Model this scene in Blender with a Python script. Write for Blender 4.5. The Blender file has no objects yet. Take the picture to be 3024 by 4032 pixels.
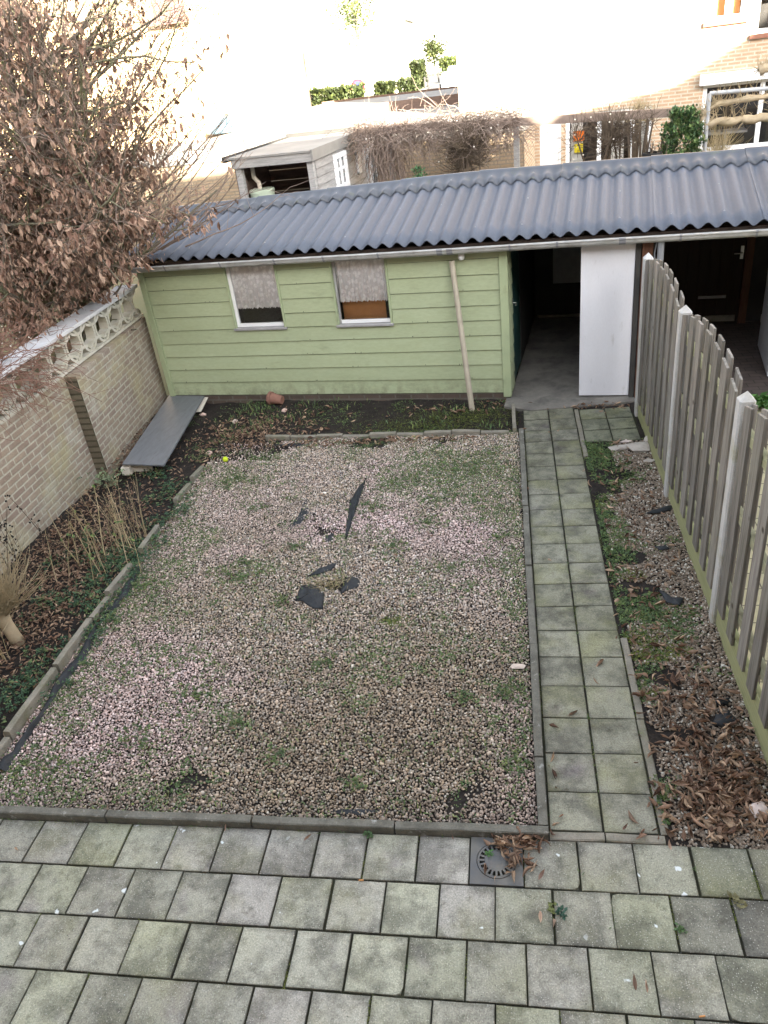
import bpy, math, random
import numpy as np
from mathutils import Vector, Matrix

random.seed(7)
RNG = np.random.default_rng(7)
SC = bpy.context.scene
COL = SC.collection

# ------------------------------------------------------------------ camera
CAM = np.array([-0.4452, -2.8884, 3.9297])
PITCH, YAW, ROLL, FPX = -0.5304, 0.1966, -0.1325, 3009.2


def cam_axes():
    cy, sy = math.cos(YAW), math.sin(YAW)
    f = np.array([-sy * math.cos(PITCH), cy * math.cos(PITCH), math.sin(PITCH)])
    r = np.array([cy, sy, 0.0])
    u = np.cross(r, f)
    c, s = math.cos(ROLL), math.sin(ROLL)
    return c * r + s * u, -s * r + c * u, f


CR, CU, CF = cam_axes()
cd = bpy.data.cameras.new('camera')
cam = bpy.data.objects.new('camera', cd)
COL.objects.link(cam)
cd.sensor_width = 36.0
cd.lens = FPX / 4032 * 36.0
cd.clip_start = 0.05
cd.clip_end = 2000
m = Matrix.Identity(4)
for i in range(3):
    m[i][0], m[i][1], m[i][2], m[i][3] = CR[i], CU[i], -CF[i], CAM[i]
cam.matrix_world = m
SC.camera = cam

# ------------------------------------------------------------------ light
SUN_EL, SUN_AZ = math.radians(16.0), math.radians(153.0)   # azimuth clockwise from +Y
SC.view_settings.view_transform = 'Standard'
SC.view_settings.look = 'None'
SC.view_settings.gamma = 1.0
SC.view_settings.exposure = 3.68
w = bpy.data.worlds.new('World')
SC.world = w
w.use_nodes = True
nt = w.node_tree
sky = nt.nodes.new('ShaderNodeTexSky')
sky.sky_type = 'NISHITA'
sky.sun_disc = False
sky.sun_elevation = SUN_EL
sky.sun_rotation = SUN_AZ
sky.air_density = 1.0
sky.dust_density = 2.0
hs = nt.nodes.new('ShaderNodeHueSaturation')
hs.inputs['Saturation'].default_value = 0.3
nt.links.new(sky.outputs[0], hs.inputs['Color'])
bg = nt.nodes['Background']
bg.inputs['Strength'].default_value = 0.1
nt.links.new(hs.outputs[0], bg.inputs['Color'])
sl = bpy.data.lights.new('sun', 'SUN')
sl.energy = 5.0
sl.angle = math.radians(0.5)
sl.color = (1.0, 0.9, 0.74)
so = bpy.data.objects.new('sun', sl)
COL.objects.link(so)
sdir = Vector((math.sin(SUN_AZ) * math.cos(SUN_EL), math.cos(SUN_AZ) * math.cos(SUN_EL), math.sin(SUN_EL)))
so.rotation_euler = (-sdir).to_track_quat('-Z', 'Y').to_euler()
SC.cycles.max_bounces = 6
SC.cycles.transparent_max_bounces = 12

# ------------------------------------------------------------------ frames: the garden grid, and the shed grid turned by 7.34 degrees
A0 = np.array([-5.358, 7.094, 0.0])
DU = np.array([4.833, -0.623, 0.0]); DU /= np.linalg.norm(DU)
DW = np.array([-DU[1], DU[0], 0.0])
SK = 3024 / 1659


def S(u, wv, z):
    return A0 + DU * u + DW * wv + np.array([0, 0, z])


def ident(x, y, z):
    return np.array([x, y, z], float)


def ray(vx, vy):
    return CF + CR * (vx * SK - 1512) / FPX - CU * (vy * SK - 2016) / FPX


def onz(vx, vy, z=0.0):
    d = ray(vx, vy); return CAM + d * ((z - CAM[2]) / d[2])


def ony(vx, vy, y):
    d = ray(vx, vy); return CAM + d * ((y - CAM[1]) / d[1])


def ons(vx, vy, wv):
    """(u, z) of a measured point on the vertical plane wv metres behind the shed front."""
    d = ray(vx, vy); t = (wv - (CAM - A0) @ DW) / (d @ DW); p = CAM + d * t
    return float((p - A0) @ DU), float(p[2])


# ------------------------------------------------------------------ mesh helpers
class MB:
    def __init__(self):
        self.v, self.f, self.m, self.c = [], [], [], []

    def add(self, vs, fs, mi=0, col=None):
        b = len(self.v)
        self.v += [tuple(map(float, p)) for p in vs]
        self.c += [col or (1, 1, 1)] * len(vs)
        for f in fs:
            self.f.append([b + i for i in f]); self.m.append(mi)

    def box(self, x0, x1, y0, y1, z0, z1, fr=ident, mi=0, col=None):
        vs = [fr(x, y, z) for z in (z0, z1) for y in (y0, y1) for x in (x0, x1)]
        self.add(vs, [(0, 2, 3, 1), (4, 5, 7, 6), (0, 1, 5, 4), (2, 6, 7, 3), (0, 4, 6, 2), (1, 3, 7, 5)], mi, col)

    def tile(self, x0, x1, y0, y1, z, ch=.004, dz=(0, 0, 0, 0), fr=ident, mi=0, col=None, deep=.04, worn=True):
        if worn:
            return self.worn_tile(x0, x1, y0, y1, z, dz, mi, col, deep)
        P = [(x0, y0), (x1, y0), (x1, y1), (x0, y1)]
        Q = [(x0 + ch, y0 + ch), (x1 - ch, y0 + ch), (x1 - ch, y1 - ch), (x0 + ch, y1 - ch)]
        vs = [fr(q[0], q[1], z + e) for q, e in zip(Q, dz)] + [fr(p[0], p[1], z - ch + e) for p, e in zip(P, dz)] + [fr(p[0], p[1], z - deep) for p in P]
        fs = [(0, 1, 2, 3)]
        for k in (0, 4):
            for i in range(4):
                j = (i + 1) % 4
                fs.append((k + i, k + 4 + i, k + 4 + j, k + j))
        self.add(vs, fs, mi, col)

    def worn_tile(self, x0, x1, y0, y1, z, dz, mi, col, deep, n=7):
        """a concrete slab with a slightly ragged, rounded and dirty arris"""
        per = [(i / n, 0) for i in range(n)] + [(1, i / n) for i in range(n)] + [(1 - i / n, 1) for i in range(n)] + [(0, 1 - i / n) for i in range(n)]
        W, H = x1 - x0, y1 - y0
        vs, cs = [], []
        chip = random.randrange(4) if random.random() < .07 else -1
        dirt = [random.uniform(.68, 1.0) for _ in range(4)]
        for ring, (ins, low, dk) in enumerate(((.030, 0, 1.0), (.008, .0003, .0), (.0022, .0016, .0), (.0, .005, .0), (.0, deep, .0))):
            for k, (a, b) in enumerate(per):
                j = random.uniform(-.0013, .0013) if ring < 4 else 0
                side = k // n
                e = ins + j
                cx, cy = a * W, b * H
                corner = min(math.hypot(a, b), 9) if chip == 0 else (math.hypot(1 - a, b) if chip == 1 else (math.hypot(1 - a, 1 - b) if chip == 2 else (math.hypot(a, 1 - b) if chip == 3 else 9)))
                ex = .011 * max(0, 1 - corner / .10) if ring < 4 else 0
                x = x0 + min(max(cx, e + ex), W - e - ex); y = y0 + min(max(cy, e + ex), H - e - ex)
                zz = z - low + (dz[0] * (1 - a) * (1 - b) + dz[1] * a * (1 - b) + dz[2] * a * b + dz[3] * (1 - a) * b)
                vs.append((x, y, zz))
                f = {0: random.uniform(.93, 1.0), 1: dirt[side] * random.uniform(.85, 1.1), 2: .72 * random.uniform(.8, 1.2), 3: .45, 4: .25}[ring]
                cs.append(tuple(q * f for q in col))
        m = 4 * n
        fs = [tuple(range(m))]
        for r in range(4):
            for k in range(m):
                k2 = (k + 1) % m
                fs.append((r * m + k, (r + 1) * m + k, (r + 1) * m + k2, r * m + k2))
        base = len(self.v)
        self.add(vs, fs, mi, col)
        self.c[base:] = cs

    def poly(self, pts, z0, z1, mi=0, col=None):
        n = len(pts)
        vs = [(p[0], p[1], z0) for p in pts] + [(p[0], p[1], z1) for p in pts]
        fs = [tuple(range(n))[::-1], tuple(range(n, 2 * n))] + [(i, (i + 1) % n, n + (i + 1) % n, n + i) for i in range(n)]
        self.add(vs, fs, mi, col)

    def tube(self, pts, rad, sides=6, cap=True, mi=0, col=None):
        pts = [np.array(p, float) for p in pts]
        n = len(pts)
        if not hasattr(rad, '__len__'):
            rad = [rad] * n
        vs, fs = [], []
        ref = None
        for i, p in enumerate(pts):
            t = pts[min(i + 1, n - 1)] - pts[max(i - 1, 0)]
            t = t / (np.linalg.norm(t) + 1e-9)
            if ref is None:
                ref = np.array([0, 0, 1.]) if abs(t[2]) < .9 else np.array([1., 0, 0])
            a = np.cross(t, ref); a /= np.linalg.norm(a) + 1e-9
            b = np.cross(a, t); ref = b
            for k in range(sides):
                an = 2 * math.pi * k / sides
                vs.append(p + (a * math.cos(an) + b * math.sin(an)) * rad[i])
        for i in range(n - 1):
            for k in range(sides):
                k2 = (k + 1) % sides
                fs.append((i * sides + k, i * sides + k2, (i + 1) * sides + k2, (i + 1) * sides + k))
        if cap:
            fs.append(tuple(range(sides))[::-1]); fs.append(tuple(range((n - 1) * sides, n * sides)))
        self.add(vs, fs, mi, col)

    def lathe(self, prof, c, n=20, fr=None, mi=0, col=None):
        vs, fs = [], []
        for r, z in prof:
            for k in range(n):
                a = 2 * math.pi * k / n
                p = np.array([r * math.cos(a), r * math.sin(a), z])
                vs.append((fr(p) if fr else p + np.array(c)))
        for i in range(len(prof) - 1):
            for k in range(n):
                k2 = (k + 1) % n
                fs.append((i * n + k, i * n + k2, (i + 1) * n + k2, (i + 1) * n + k))
        self.add(vs, fs, mi, col)

    def build(self, name, mat, parent=None, smooth=False, bevel=0):
        base = np.zeros(3)
        r = parent
        while r is not None:
            base = base + np.array(r.location); r = r.parent
        me = bpy.data.meshes.new(name)
        me.from_pydata([(p[0] - base[0], p[1] - base[1], p[2] - base[2]) for p in self.v], [], self.f)
        mats = mat if isinstance(mat, (list, tuple)) else [mat]
        for q in mats:
            me.materials.append(q)
        me.polygons.foreach_set('material_index', self.m)
        if smooth:
            me.polygons.foreach_set('use_smooth', [True] * len(self.f))
        if any(c != (1, 1, 1) for c in self.c):
            at = me.color_attributes.new('Col', 'FLOAT_COLOR', 'POINT')
            at.data.foreach_set('color', np.hstack([np.array(self.c), np.ones((len(self.c), 1))]).astype(np.float32).ravel())
        me.update()
        o = bpy.data.objects.new(name, me)
        COL.objects.link(o)
        if parent is not None:
            o.parent = parent
        if bevel:
            b = o.modifiers.new('bevel', 'BEVEL'); b.width = bevel; b.segments = 2; b.limit_method = 'ANGLE'
        return o


def mass(name, V, F, mat, C=None, parent=None, smooth=False):
    """V (n,3) world points, F (m,k) faces, C (n,3) colours -> one mesh object, quickly."""
    base = np.zeros(3)
    r = parent
    while r is not None:
        base = base + np.array(r.location); r = r.parent
    V = np.asarray(V, np.float32) - base.astype(np.float32)
    F = np.asarray(F, np.int32)
    me = bpy.data.meshes.new(name)
    me.vertices.add(len(V)); me.vertices.foreach_set('co', V.ravel())
    k = F.shape[1]
    me.loops.add(F.size); me.loops.foreach_set('vertex_index', F.ravel())
    me.polygons.add(len(F))
    me.polygons.foreach_set('loop_start', np.arange(0, F.size, k, dtype=np.int32))
    me.polygons.foreach_set('loop_total', np.full(len(F), k, np.int32))
    if smooth:
        me.polygons.foreach_set('use_smooth', np.ones(len(F), bool))
    if C is not None:
        at = me.color_attributes.new('Col', 'FLOAT_COLOR', 'POINT')
        at.data.foreach_set('color', np.hstack([C, np.ones((len(C), 1))]).astype(np.float32).ravel())
    me.materials.append(mat)
    me.update(calc_edges=True)
    o = bpy.data.objects.new(name, me)
    COL.objects.link(o)
    if parent is not None:
        o.parent = parent
    return o


def tag(o, label, cat, group=None):
    o['label'] = label; o['category'] = cat
    if group:
        o['group'] = group
    return o


def thing(name, loc, label, cat, group=None):
    o = bpy.data.objects.new(name, None)
    COL.objects.link(o)
    o.location = [float(x) for x in loc]
    o.empty_display_size = .1
    return tag(o, label, cat, group)


def kind(o, k):
    o['kind'] = k; return o


# value noise for placing things
_tab = RNG.random((256, 256))


def vnoise(x, y, sc, seed=0):
    x = np.asarray(x) * sc + seed * 17.3; y = np.asarray(y) * sc + seed * 9.1
    xi = np.floor(x).astype(int); yi = np.floor(y).astype(int)
    fx = x - xi; fy = y - yi
    fx = fx * fx * (3 - 2 * fx); fy = fy * fy * (3 - 2 * fy)
    g = lambda a, b: _tab[a % 256, b % 256]
    return (g(xi, yi) * (1 - fx) + g(xi + 1, yi) * fx) * (1 - fy) + (g(xi, yi + 1) * (1 - fx) + g(xi + 1, yi + 1) * fx) * fy


def fbm(x, y, sc, seed=0):
    return .5 * vnoise(x, y, sc, seed) + .3 * vnoise(x, y, sc * 2.1, seed + 3) + .2 * vnoise(x, y, sc * 4.3, seed + 5)


# ------------------------------------------------------------------ materials
def newmat(name):
    mt = bpy.data.materials.new(name); mt.use_nodes = True
    n = mt.node_tree.nodes; l = mt.node_tree.links
    return mt, n, l, n['Principled BSDF']


def N(n, typ, **kw):
    nd = n.new(typ)
    for k, v in kw.items():
        if k in ('operation', 'blend_type', 'data_type', 'feature', 'attribute_name', 'noise_dimensions', 'distance'):
            setattr(nd, k, v)
        else:
            nd.inputs[k].default_value = v
    return nd


def mixc(n, l, fac, a, b, bt='MIX'):
    nd = n.new('ShaderNodeMix'); nd.data_type = 'RGBA'; nd.blend_type = bt
    for s, x in ((nd.inputs[0], fac), (nd.inputs[6], a), (nd.inputs[7], b)):
        if isinstance(x, (int, float)):
            s.default_value = x
        elif isinstance(x, tuple):
            s.default_value = (*x, 1)
        else:
            l.new(x, s)
    return nd.outputs[2]


def ramp(n, l, src, p0, p1, inv=False):
    nd = n.new('ShaderNodeMapRange')
    nd.inputs[1].default_value = p0; nd.inputs[2].default_value = p1
    nd.inputs[3].default_value = 1.0 if inv else 0.0; nd.inputs[4].default_value = 0.0 if inv else 1.0
    l.new(src, nd.inputs[0])
    return nd.outputs[0]


def coords(n, l, scale=(1, 1, 1)):
    tc = n.new('ShaderNodeTexCoord')
    if scale == (1, 1, 1):
        return tc.outputs['Object']
    mp = n.new('ShaderNodeMapping'); mp.inputs['Scale'].default_value = scale
    l.new(tc.outputs['Object'], mp.inputs['Vector'])
    return mp.outputs['Vector']


def noise(n, l, vec, scale, detail=4, rough=.6):
    nd = n.new('ShaderNodeTexNoise'); nd.inputs['Scale'].default_value = scale
    nd.inputs['Detail'].default_value = detail; nd.inputs['Roughness'].default_value = rough
    l.new(vec, nd.inputs['Vector'])
    return nd.outputs[0]


def bump(n, l, bs, h, st=.3, dist=.01):
    b = n.new('ShaderNodeBump'); b.inputs['Strength'].default_value = st; b.inputs['Distance'].default_value = dist
    l.new(h, b.inputs['Height']); l.new(b.outputs[0], bs.inputs['Normal'])


def mat(name, col, col2=None, scale=3, rough=.8, lo=.35, hi=.7, stain=None, stain_scale=1.2, slo=.5, shi=.75, bscale=None, bst=.2, island=0, stretch=(1, 1, 1), metal=0, attr=False, spec=.3, fine=0, fine_scale=60):
    mt, n, l, bs = newmat(name)
    bs.inputs['Roughness'].default_value = rough
    bs.inputs['Metallic'].default_value = metal
    bs.inputs['Specular IOR Level'].default_value = spec
    v = coords(n, l, stretch)
    if attr:
        a = N(n, 'ShaderNodeAttribute', attribute_name='Col')
        c = a.outputs['Color']
        c = mixc(n, l, 1.0, c, col, 'MULTIPLY')
    else:
        c = col
    if col2:
        f = ramp(n, l, noise(n, l, v, scale), lo, hi)
        c = mixc(n, l, f, c, col2)
    if stain:
        f = ramp(n, l, noise(n, l, v, stain_scale, 6), slo, shi)
        c = mixc(n, l, f, c, stain)
    if fine:
        f = ramp(n, l, noise(n, l, v, fine_scale, 3), .3, .7)
        c2 = mixc(n, l, 1.0, c, (1 - fine, 1 - fine, 1 - fine), 'MULTIPLY')
        c = mixc(n, l, f, c2, c)
    if island:
        g = n.new('ShaderNodeNewGeometry')
        hsv = n.new('ShaderNodeHueSaturation')
        mr = n.new('ShaderNodeMapRange'); mr.inputs[3].default_value = 1 - island; mr.inputs[4].default_value = 1 + island
        l.new(g.outputs['Random Per Island'], mr.inputs[0]); l.new(mr.outputs[0], hsv.inputs['Value'])
        if isinstance(c, tuple):
            hsv.inputs['Color'].default_value = (*c, 1)
        else:
            l.new(c, hsv.inputs['Color'])
        c = hsv.outputs[0]
    if isinstance(c, tuple):
        bs.inputs['Base Color'].default_value = (*c, 1)
    else:
        l.new(c, bs.inputs['Base Color'])
    if bscale:
        bump(n, l, bs, noise(n, l, v, bscale, 4), bst)
    return mt


def brickmat(name, c1, c2, mortar, along, bw=.22, bh=.075, ms=.012, algae=None, alg_lo=.5, alg_hi=.75, bst=.5, soft=.1, dirt=None, off=0.0):
    mt, n, l, bs = newmat(name)
    bs.inputs['Roughness'].default_value = .9
    bs.inputs['Specular IOR Level'].default_value = .2
    tc = n.new('ShaderNodeTexCoord')
    dt = N(n, 'ShaderNodeVectorMath', operation='DOT_PRODUCT'); dt.inputs[1].default_value = along
    l.new(tc.outputs['Object'], dt.inputs[0])
    sp = n.new('ShaderNodeSeparateXYZ'); l.new(tc.outputs['Object'], sp.inputs[0])
    cb = n.new('ShaderNodeCombineXYZ'); l.new(dt.outputs['Value'], cb.inputs[0]); l.new(sp.outputs[2], cb.inputs[1])
    # slight waviness
    wn = n.new('ShaderNodeTexNoise'); wn.inputs['Scale'].default_value = 9; l.new(tc.outputs['Object'], wn.inputs['Vector'])
    wv = N(n, 'ShaderNodeVectorMath', operation='SCALE'); wv.inputs['Scale'].default_value = .008
    l.new(wn.outputs['Color'], wv.inputs[0])
    ad = N(n, 'ShaderNodeVectorMath', operation='ADD'); l.new(cb.outputs[0], ad.inputs[0]); l.new(wv.outputs[0], ad.inputs[1])
    br = n.new('ShaderNodeTexBrick'); l.new(ad.outputs[0], br.inputs['Vector'])
    br.inputs['Color1'].default_value = (*c1, 1); br.inputs['Color2'].default_value = (*c2, 1); br.inputs['Mortar'].default_value = (*mortar, 1)
    br.inputs['Scale'].default_value = 1.0; br.inputs['Mortar Size'].default_value = ms; br.inputs['Mortar Smooth'].default_value = soft
    br.inputs['Brick Width'].default_value = bw; br.inputs['Row Height'].default_value = bh; br.inputs['Bias'].default_value = 0
    c = br.outputs['Color']
    f = ramp(n, l, noise(n, l, tc.outputs['Object'], 5, 5), .3, .75)
    c = mixc(n, l, f, c, mixc(n, l, 1.0, c, (.78, .76, .74), 'MULTIPLY'))
    f = ramp(n, l, noise(n, l, tc.outputs['Object'], 70, 3), .35, .75)
    c = mixc(n, l, f, c, mixc(n, l, 1.0, c, (.8, .8, .8), 'MULTIPLY'))
    if algae:
        f = ramp(n, l, noise(n, l, tc.outputs['Object'], 1.6, 5), alg_lo, alg_hi)
        c = mixc(n, l, f, c, algae)
    if dirt:
        f = ramp(n, l, noise(n, l, tc.outputs['Object'], 2.7, 6, .7), .52, .8)
        c = mixc(n, l, f, c, dirt)
    l.new(c, bs.inputs['Base Color'])
    h = n.new('ShaderNodeMath'); h.operation = 'SUBTRACT'; h.inputs[0].default_value = 1; l.new(br.outputs['Fac'], h.inputs[1])
    bump(n, l, bs, h.outputs[0], bst, .008)
    return mt


def pavermat(name, wet=0.0, moss=.5, lichen=True, speck=True, dark=(.1, .1, .085)):
    mt, n, l, bs = newmat(name)
    bs.inputs['Roughness'].default_value = .82
    bs.inputs['Specular IOR Level'].default_value = .3
    v0 = coords(n, l)
    gi = n.new('ShaderNodeNewGeometry')
    sh_ = N(n, 'ShaderNodeVectorMath', operation='SCALE'); sh_.inputs['Scale'].default_value = 40.0
    cbx = n.new('ShaderNodeCombineXYZ'); l.new(gi.outputs['Random Per Island'], cbx.inputs[0]); l.new(gi.outputs['Random Per Island'], cbx.inputs[1]); l.new(cbx.outputs[0], sh_.inputs[0])
    adx = N(n, 'ShaderNodeVectorMath', operation='ADD'); l.new(v0, adx.inputs[0]); l.new(sh_.outputs[0], adx.inputs[1])
    v = adx.outputs[0]
    c = N(n, 'ShaderNodeAttribute', attribute_name='Col').outputs['Color']
    f = ramp(n, l, noise(n, l, v, 3.6, 6, .68), .45, .6)
    c = mixc(n, l, f, c, mixc(n, l, 1.0, c, (.5, .5, .5), 'MULTIPLY'))
    f = ramp(n, l, noise(n, l, v, 13, 5, .7), .55, .7)
    c = mixc(n, l, f, c, mixc(n, l, 1.0, c, (.6, .6, .57), 'MULTIPLY'))
    f = ramp(n, l, noise(n, l, v0, .8, 4, .6), .4, .7)
    c = mixc(n, l, f, c, mixc(n, l, 1.0, c, (.86, .87, .76), 'MULTIPLY'))
    f = ramp(n, l, noise(n, l, v, 2.4, 3, .5), .62, .75)
    c = mixc(n, l, f, c, mixc(n, l, 1.0, c, (.8, .74, .88), 'MULTIPLY'))
    f = ramp(n, l, noise(n, l, v, 2.1, 5, .6), .5, .72)
    fm = n.new('ShaderNodeMath'); fm.operation = 'MULTIPLY'; fm.inputs[1].default_value = moss; l.new(f, fm.inputs[0])
    c = mixc(n, l, fm.outputs[0], c, (.235, .24, .115))
    f = ramp(n, l, noise(n, l, v, 5.5, 7, .75), .56, .74)
    fm = n.new('ShaderNodeMath'); fm.operation = 'MULTIPLY'; fm.inputs[1].default_value = .75; l.new(f, fm.inputs[0])
    c = mixc(n, l, fm.outputs[0], c, dark)
    # cement grain
    f = ramp(n, l, noise(n, l, v, 120, 3, .7), .3, .7)
    c = mixc(n, l, f, mixc(n, l, 1.0, c, (.6, .6, .59), 'MULTIPLY'), mixc(n, l, 1.0, c, (1.3, 1.3, 1.27), 'MULTIPLY'))
    if speck:
        vo = n.new('ShaderNodeTexVoronoi'); vo.inputs['Scale'].default_value = 95; l.new(v, vo.inputs['Vector'])
        k = ramp(n, l, vo.outputs['Distance'], .16, .3, True)
        sel = n.new('ShaderNodeSeparateColor'); l.new(vo.outputs['Color'], sel.inputs[0])
        k2 = ramp(n, l, sel.outputs[0], .55, .6)
        mm = n.new('ShaderNodeMath'); mm.operation = 'MULTIPLY'; l.new(k, mm.inputs[0]); l.new(k2, mm.inputs[1])
        m3 = n.new('ShaderNodeMath'); m3.operation = 'MULTIPLY'; m3.inputs[1].default_value = .55; l.new(mm.outputs[0], m3.inputs[0])
        c = mixc(n, l, m3.outputs[0], c, (.5, .49, .44))
        vo = n.new('ShaderNodeTexVoronoi'); vo.inputs['Scale'].default_value = 60; l.new(v, vo.inputs['Vector'])
        k = ramp(n, l, vo.outputs['Distance'], .14, .3, True)
        sel = n.new('ShaderNodeSeparateColor'); l.new(vo.outputs['Color'], sel.inputs[0])
        k2 = ramp(n, l, sel.outputs[1], .8, .85)
        m0 = ramp(n, l, noise(n, l, v, 4.5, 3), .5, .62)
        mm = n.new('ShaderNodeMath'); mm.operation = 'MULTIPLY'; l.new(k, mm.inputs[0]); l.new(k2, mm.inputs[1])
        m9 = n.new('ShaderNodeMath'); m9.operation = 'MULTIPLY'; l.new(mm.outputs[0], m9.inputs[0]); l.new(m0, m9.inputs[1])
        c = mixc(n, l, m9.outputs[0], c, (.09, .09, .075))
    if lichen:
        w2 = n.new('ShaderNodeTexNoise'); w2.inputs['Scale'].default_value = 30; l.new(v, w2.inputs['Vector'])
        sc = N(n, 'ShaderNodeVectorMath', operation='SCALE'); sc.inputs['Scale'].default_value = .05; l.new(w2.outputs['Color'], sc.inputs[0])
        ad = N(n, 'ShaderNodeVectorMath', operation='ADD'); l.new(v, ad.inputs[0]); l.new(sc.outputs[0], ad.inputs[1])
        vo = n.new('ShaderNodeTexVoronoi'); vo.inputs['Scale'].default_value = 9; l.new(ad.outputs[0], vo.inputs['Vector'])
        k = ramp(n, l, vo.outputs['Distance'], .1, .15, True)
        sel = n.new('ShaderNodeSeparateColor'); l.new(vo.outputs['Color'], sel.inputs[0])
        k2 = ramp(n, l, sel.outputs[0], .8, .86)
        mm = n.new('ShaderNodeMath'); mm.operation = 'MULTIPLY'; l.new(k, mm.inputs[0]); l.new(k2, mm.inputs[1])
        c = mixc(n, l, mm.outputs[0], c, (.56, .6, .6))
    l.new(c, bs.inputs['Base Color'])
    bump(n, l, bs, noise(n, l, v, 110, 3), .25, .004)
    return mt


def woodmat(name, c1, c2, green=None, gfac=.5, axis='z', rough=.85):
    mt, n, l, bs = newmat(name)
    bs.inputs['Roughness'].default_value = rough
    bs.inputs['Specular IOR Level'].default_value = .25
    st = {'z': (22, 22, 1.3), 'x': (1.3, 22, 22), 'y': (22, 1.3, 22)}[axis]
    v = coords(n, l, st)
    f = ramp(n, l, noise(n, l, v, 2.0, 5, .6), .3, .72)
    c = mixc(n, l, f, c1, c2)
    g = n.new('ShaderNodeNewGeometry')
    hsv = n.new('ShaderNodeHueSaturation')
    mr = n.new('ShaderNodeMapRange'); mr.inputs[3].default_value = .66; mr.inputs[4].default_value = 1.3
    l.new(g.outputs['Random Per Island'], mr.inputs[0]); l.new(mr.outputs[0], hsv.inputs['Value']); l.new(c, hsv.inputs['Color'])
    c = hsv.outputs[0]
    v1 = coords(n, l)
    if green:
        wn = n.new('ShaderNodeTexWhiteNoise'); wn.noise_dimensions = '1D'; l.new(g.outputs['Random Per Island'], wn.inputs['W'])
        f = ramp(n, l, noise(n, l, v1, 2.2, 4), .38, .72)
        a = n.new('ShaderNodeMath'); a.operation = 'MULTIPLY'; l.new(f, a.inputs[0]); l.new(wn.outputs[0], a.inputs[1])
        b = n.new('ShaderNodeMath'); b.operation = 'MULTIPLY'; l.new(a.outputs[0], b.inputs[0]); b.inputs[1].default_value = gfac * 1.6; b.use_clamp = True
        c = mixc(n, l, b.outputs[0], c, green)
    vo = n.new('ShaderNodeTexVoronoi'); vo.inputs['Scale'].default_value = 3.2; l.new(v1, vo.inputs['Vector'])
    k = ramp(n, l, vo.outputs['Distance'], .04, .09, True)
    c = mixc(n, l, k, c, (.05, .04, .03))
    l.new(c, bs.inputs['Base Color'])
    bump(n, l, bs, noise(n, l, v, 3, 4), .3, .006)
    return mt


M = {}
M['green_paint'] = mat('green_paint', (.335, .385, .24), (.362, .415, .268), 1.4, .55, island=.045, stain=(.23, .265, .165), stain_scale=2.2, slo=.6, shi=.9, stretch=(1, 1, 3), bscale=40, bst=.08, fine=.12, fine_scale=14)
def dirty_foot(mt, top=.34, col=(.13, .135, .085)):
    """splashed soil and algae in ragged patches on the lowest board"""
    n, l = mt.node_tree.nodes, mt.node_tree.links
    bs = n['Principled BSDF']
    src = bs.inputs['Base Color'].links[0].from_socket
    tc = n.new('ShaderNodeTexCoord'); sp = n.new('ShaderNodeSeparateXYZ'); l.new(tc.outputs['Object'], sp.inputs[0])
    g = ramp(n, l, sp.outputs[2], .06, top, True)
    f = ramp(n, l, noise(n, l, tc.outputs['Object'], 7, 6, .7), .42, .72)
    mm = n.new('ShaderNodeMath'); mm.operation = 'MULTIPLY'; l.new(g, mm.inputs[0]); l.new(f, mm.inputs[1])
    l.new(mixc(n, l, mm.outputs[0], src, col), bs.inputs['Base Color'])


dirty_foot(M['green_paint'])
M['green_trim'] = mat('green_trim', (.32, .375, .23), (.285, .335, .21), 3, .55, stain=(.2, .22, .13), stain_scale=5, slo=.6, shi=.85)
M['white_paint'] = mat('white_paint', (.74, .75, .76), (.66, .67, .68), 2, .45, stain=(.5, .5, .49), stain_scale=7, slo=.68, shi=.85)
M['door_white'] = mat('door_white', (.66, .67, .71), (.60, .61, .65), .9, .4, stain=(.42, .42, .42), stain_scale=3.4, slo=.62, shi=.8, stretch=(3, 3, 1), fine=.05, fine_scale=30)
M['grey_sill'] = mat('grey_sill', (.33, .33, .33), (.25, .25, .25), 6, .6)
M['teal'] = mat('teal', (.02, .075, .075), (.018, .06, .06), 3, .5)
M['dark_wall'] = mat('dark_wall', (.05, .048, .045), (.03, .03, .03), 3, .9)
M['dark_brown'] = mat('dark_brown', (.02, .013, .009), (.03, .019, .013), 4, .7, stretch=(8, 8, 1))
M['brown_wood'] = mat('brown_wood', (.12, .055, .032), (.08, .035, .022), 5, .6, stretch=(8, 8, 1))
M['orange_board'] = mat('orange_board', (.52, .25, .09), (.45, .21, .08), 5, .6)
M['metal'] = mat('metal', (.6, .6, .6), None, rough=.35, metal=1.0)
M['roof'] = mat('roof', (.094, .108, .138), (.082, .095, .12), 1.5, .58, stretch=(1, .35, 1), bscale=90, bst=.05, spec=.22, fine=.1, fine_scale=40)
M['ridge'] = mat('ridge', (.064, .072, .09), (.056, .063, .075), 3, .5, stain=(.09, .1, .075), stain_scale=7, slo=.58, shi=.8, bscale=90, bst=.06, spec=.4)
M['gutter'] = mat('gutter', (.42, .43, .43), (.3, .3, .29), 5, .4, stain=(.2, .19, .16), stain_scale=8, slo=.55, shi=.8, spec=.5)
M['gutter_joint'] = mat('gutter_joint', (.22, .23, .25), None, rough=.5)
M['concrete'] = mat('concrete', (.27, .25, .205), (.18, .17, .14), 9, .9, stain=(.15, .155, .09), stain_scale=4, slo=.5, shi=.8, bscale=60, bst=.4, fine=.3, fine_scale=110)
M['curb'] = mat('curb', (.17, .165, .14), (.095, .093, .077), 9, .9, stain=(.34, .34, .32), stain_scale=17, slo=.6, shi=.7, bscale=60, bst=.4, fine=.3, fine_scale=110)
M['post'] = mat('post', (.48, .475, .465), (.39, .38, .36), 3, .85, stain=(.27, .26, .15), stain_scale=4, slo=.5, shi=.78, bscale=50, bst=.15, fine=.15, fine_scale=90)
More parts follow.
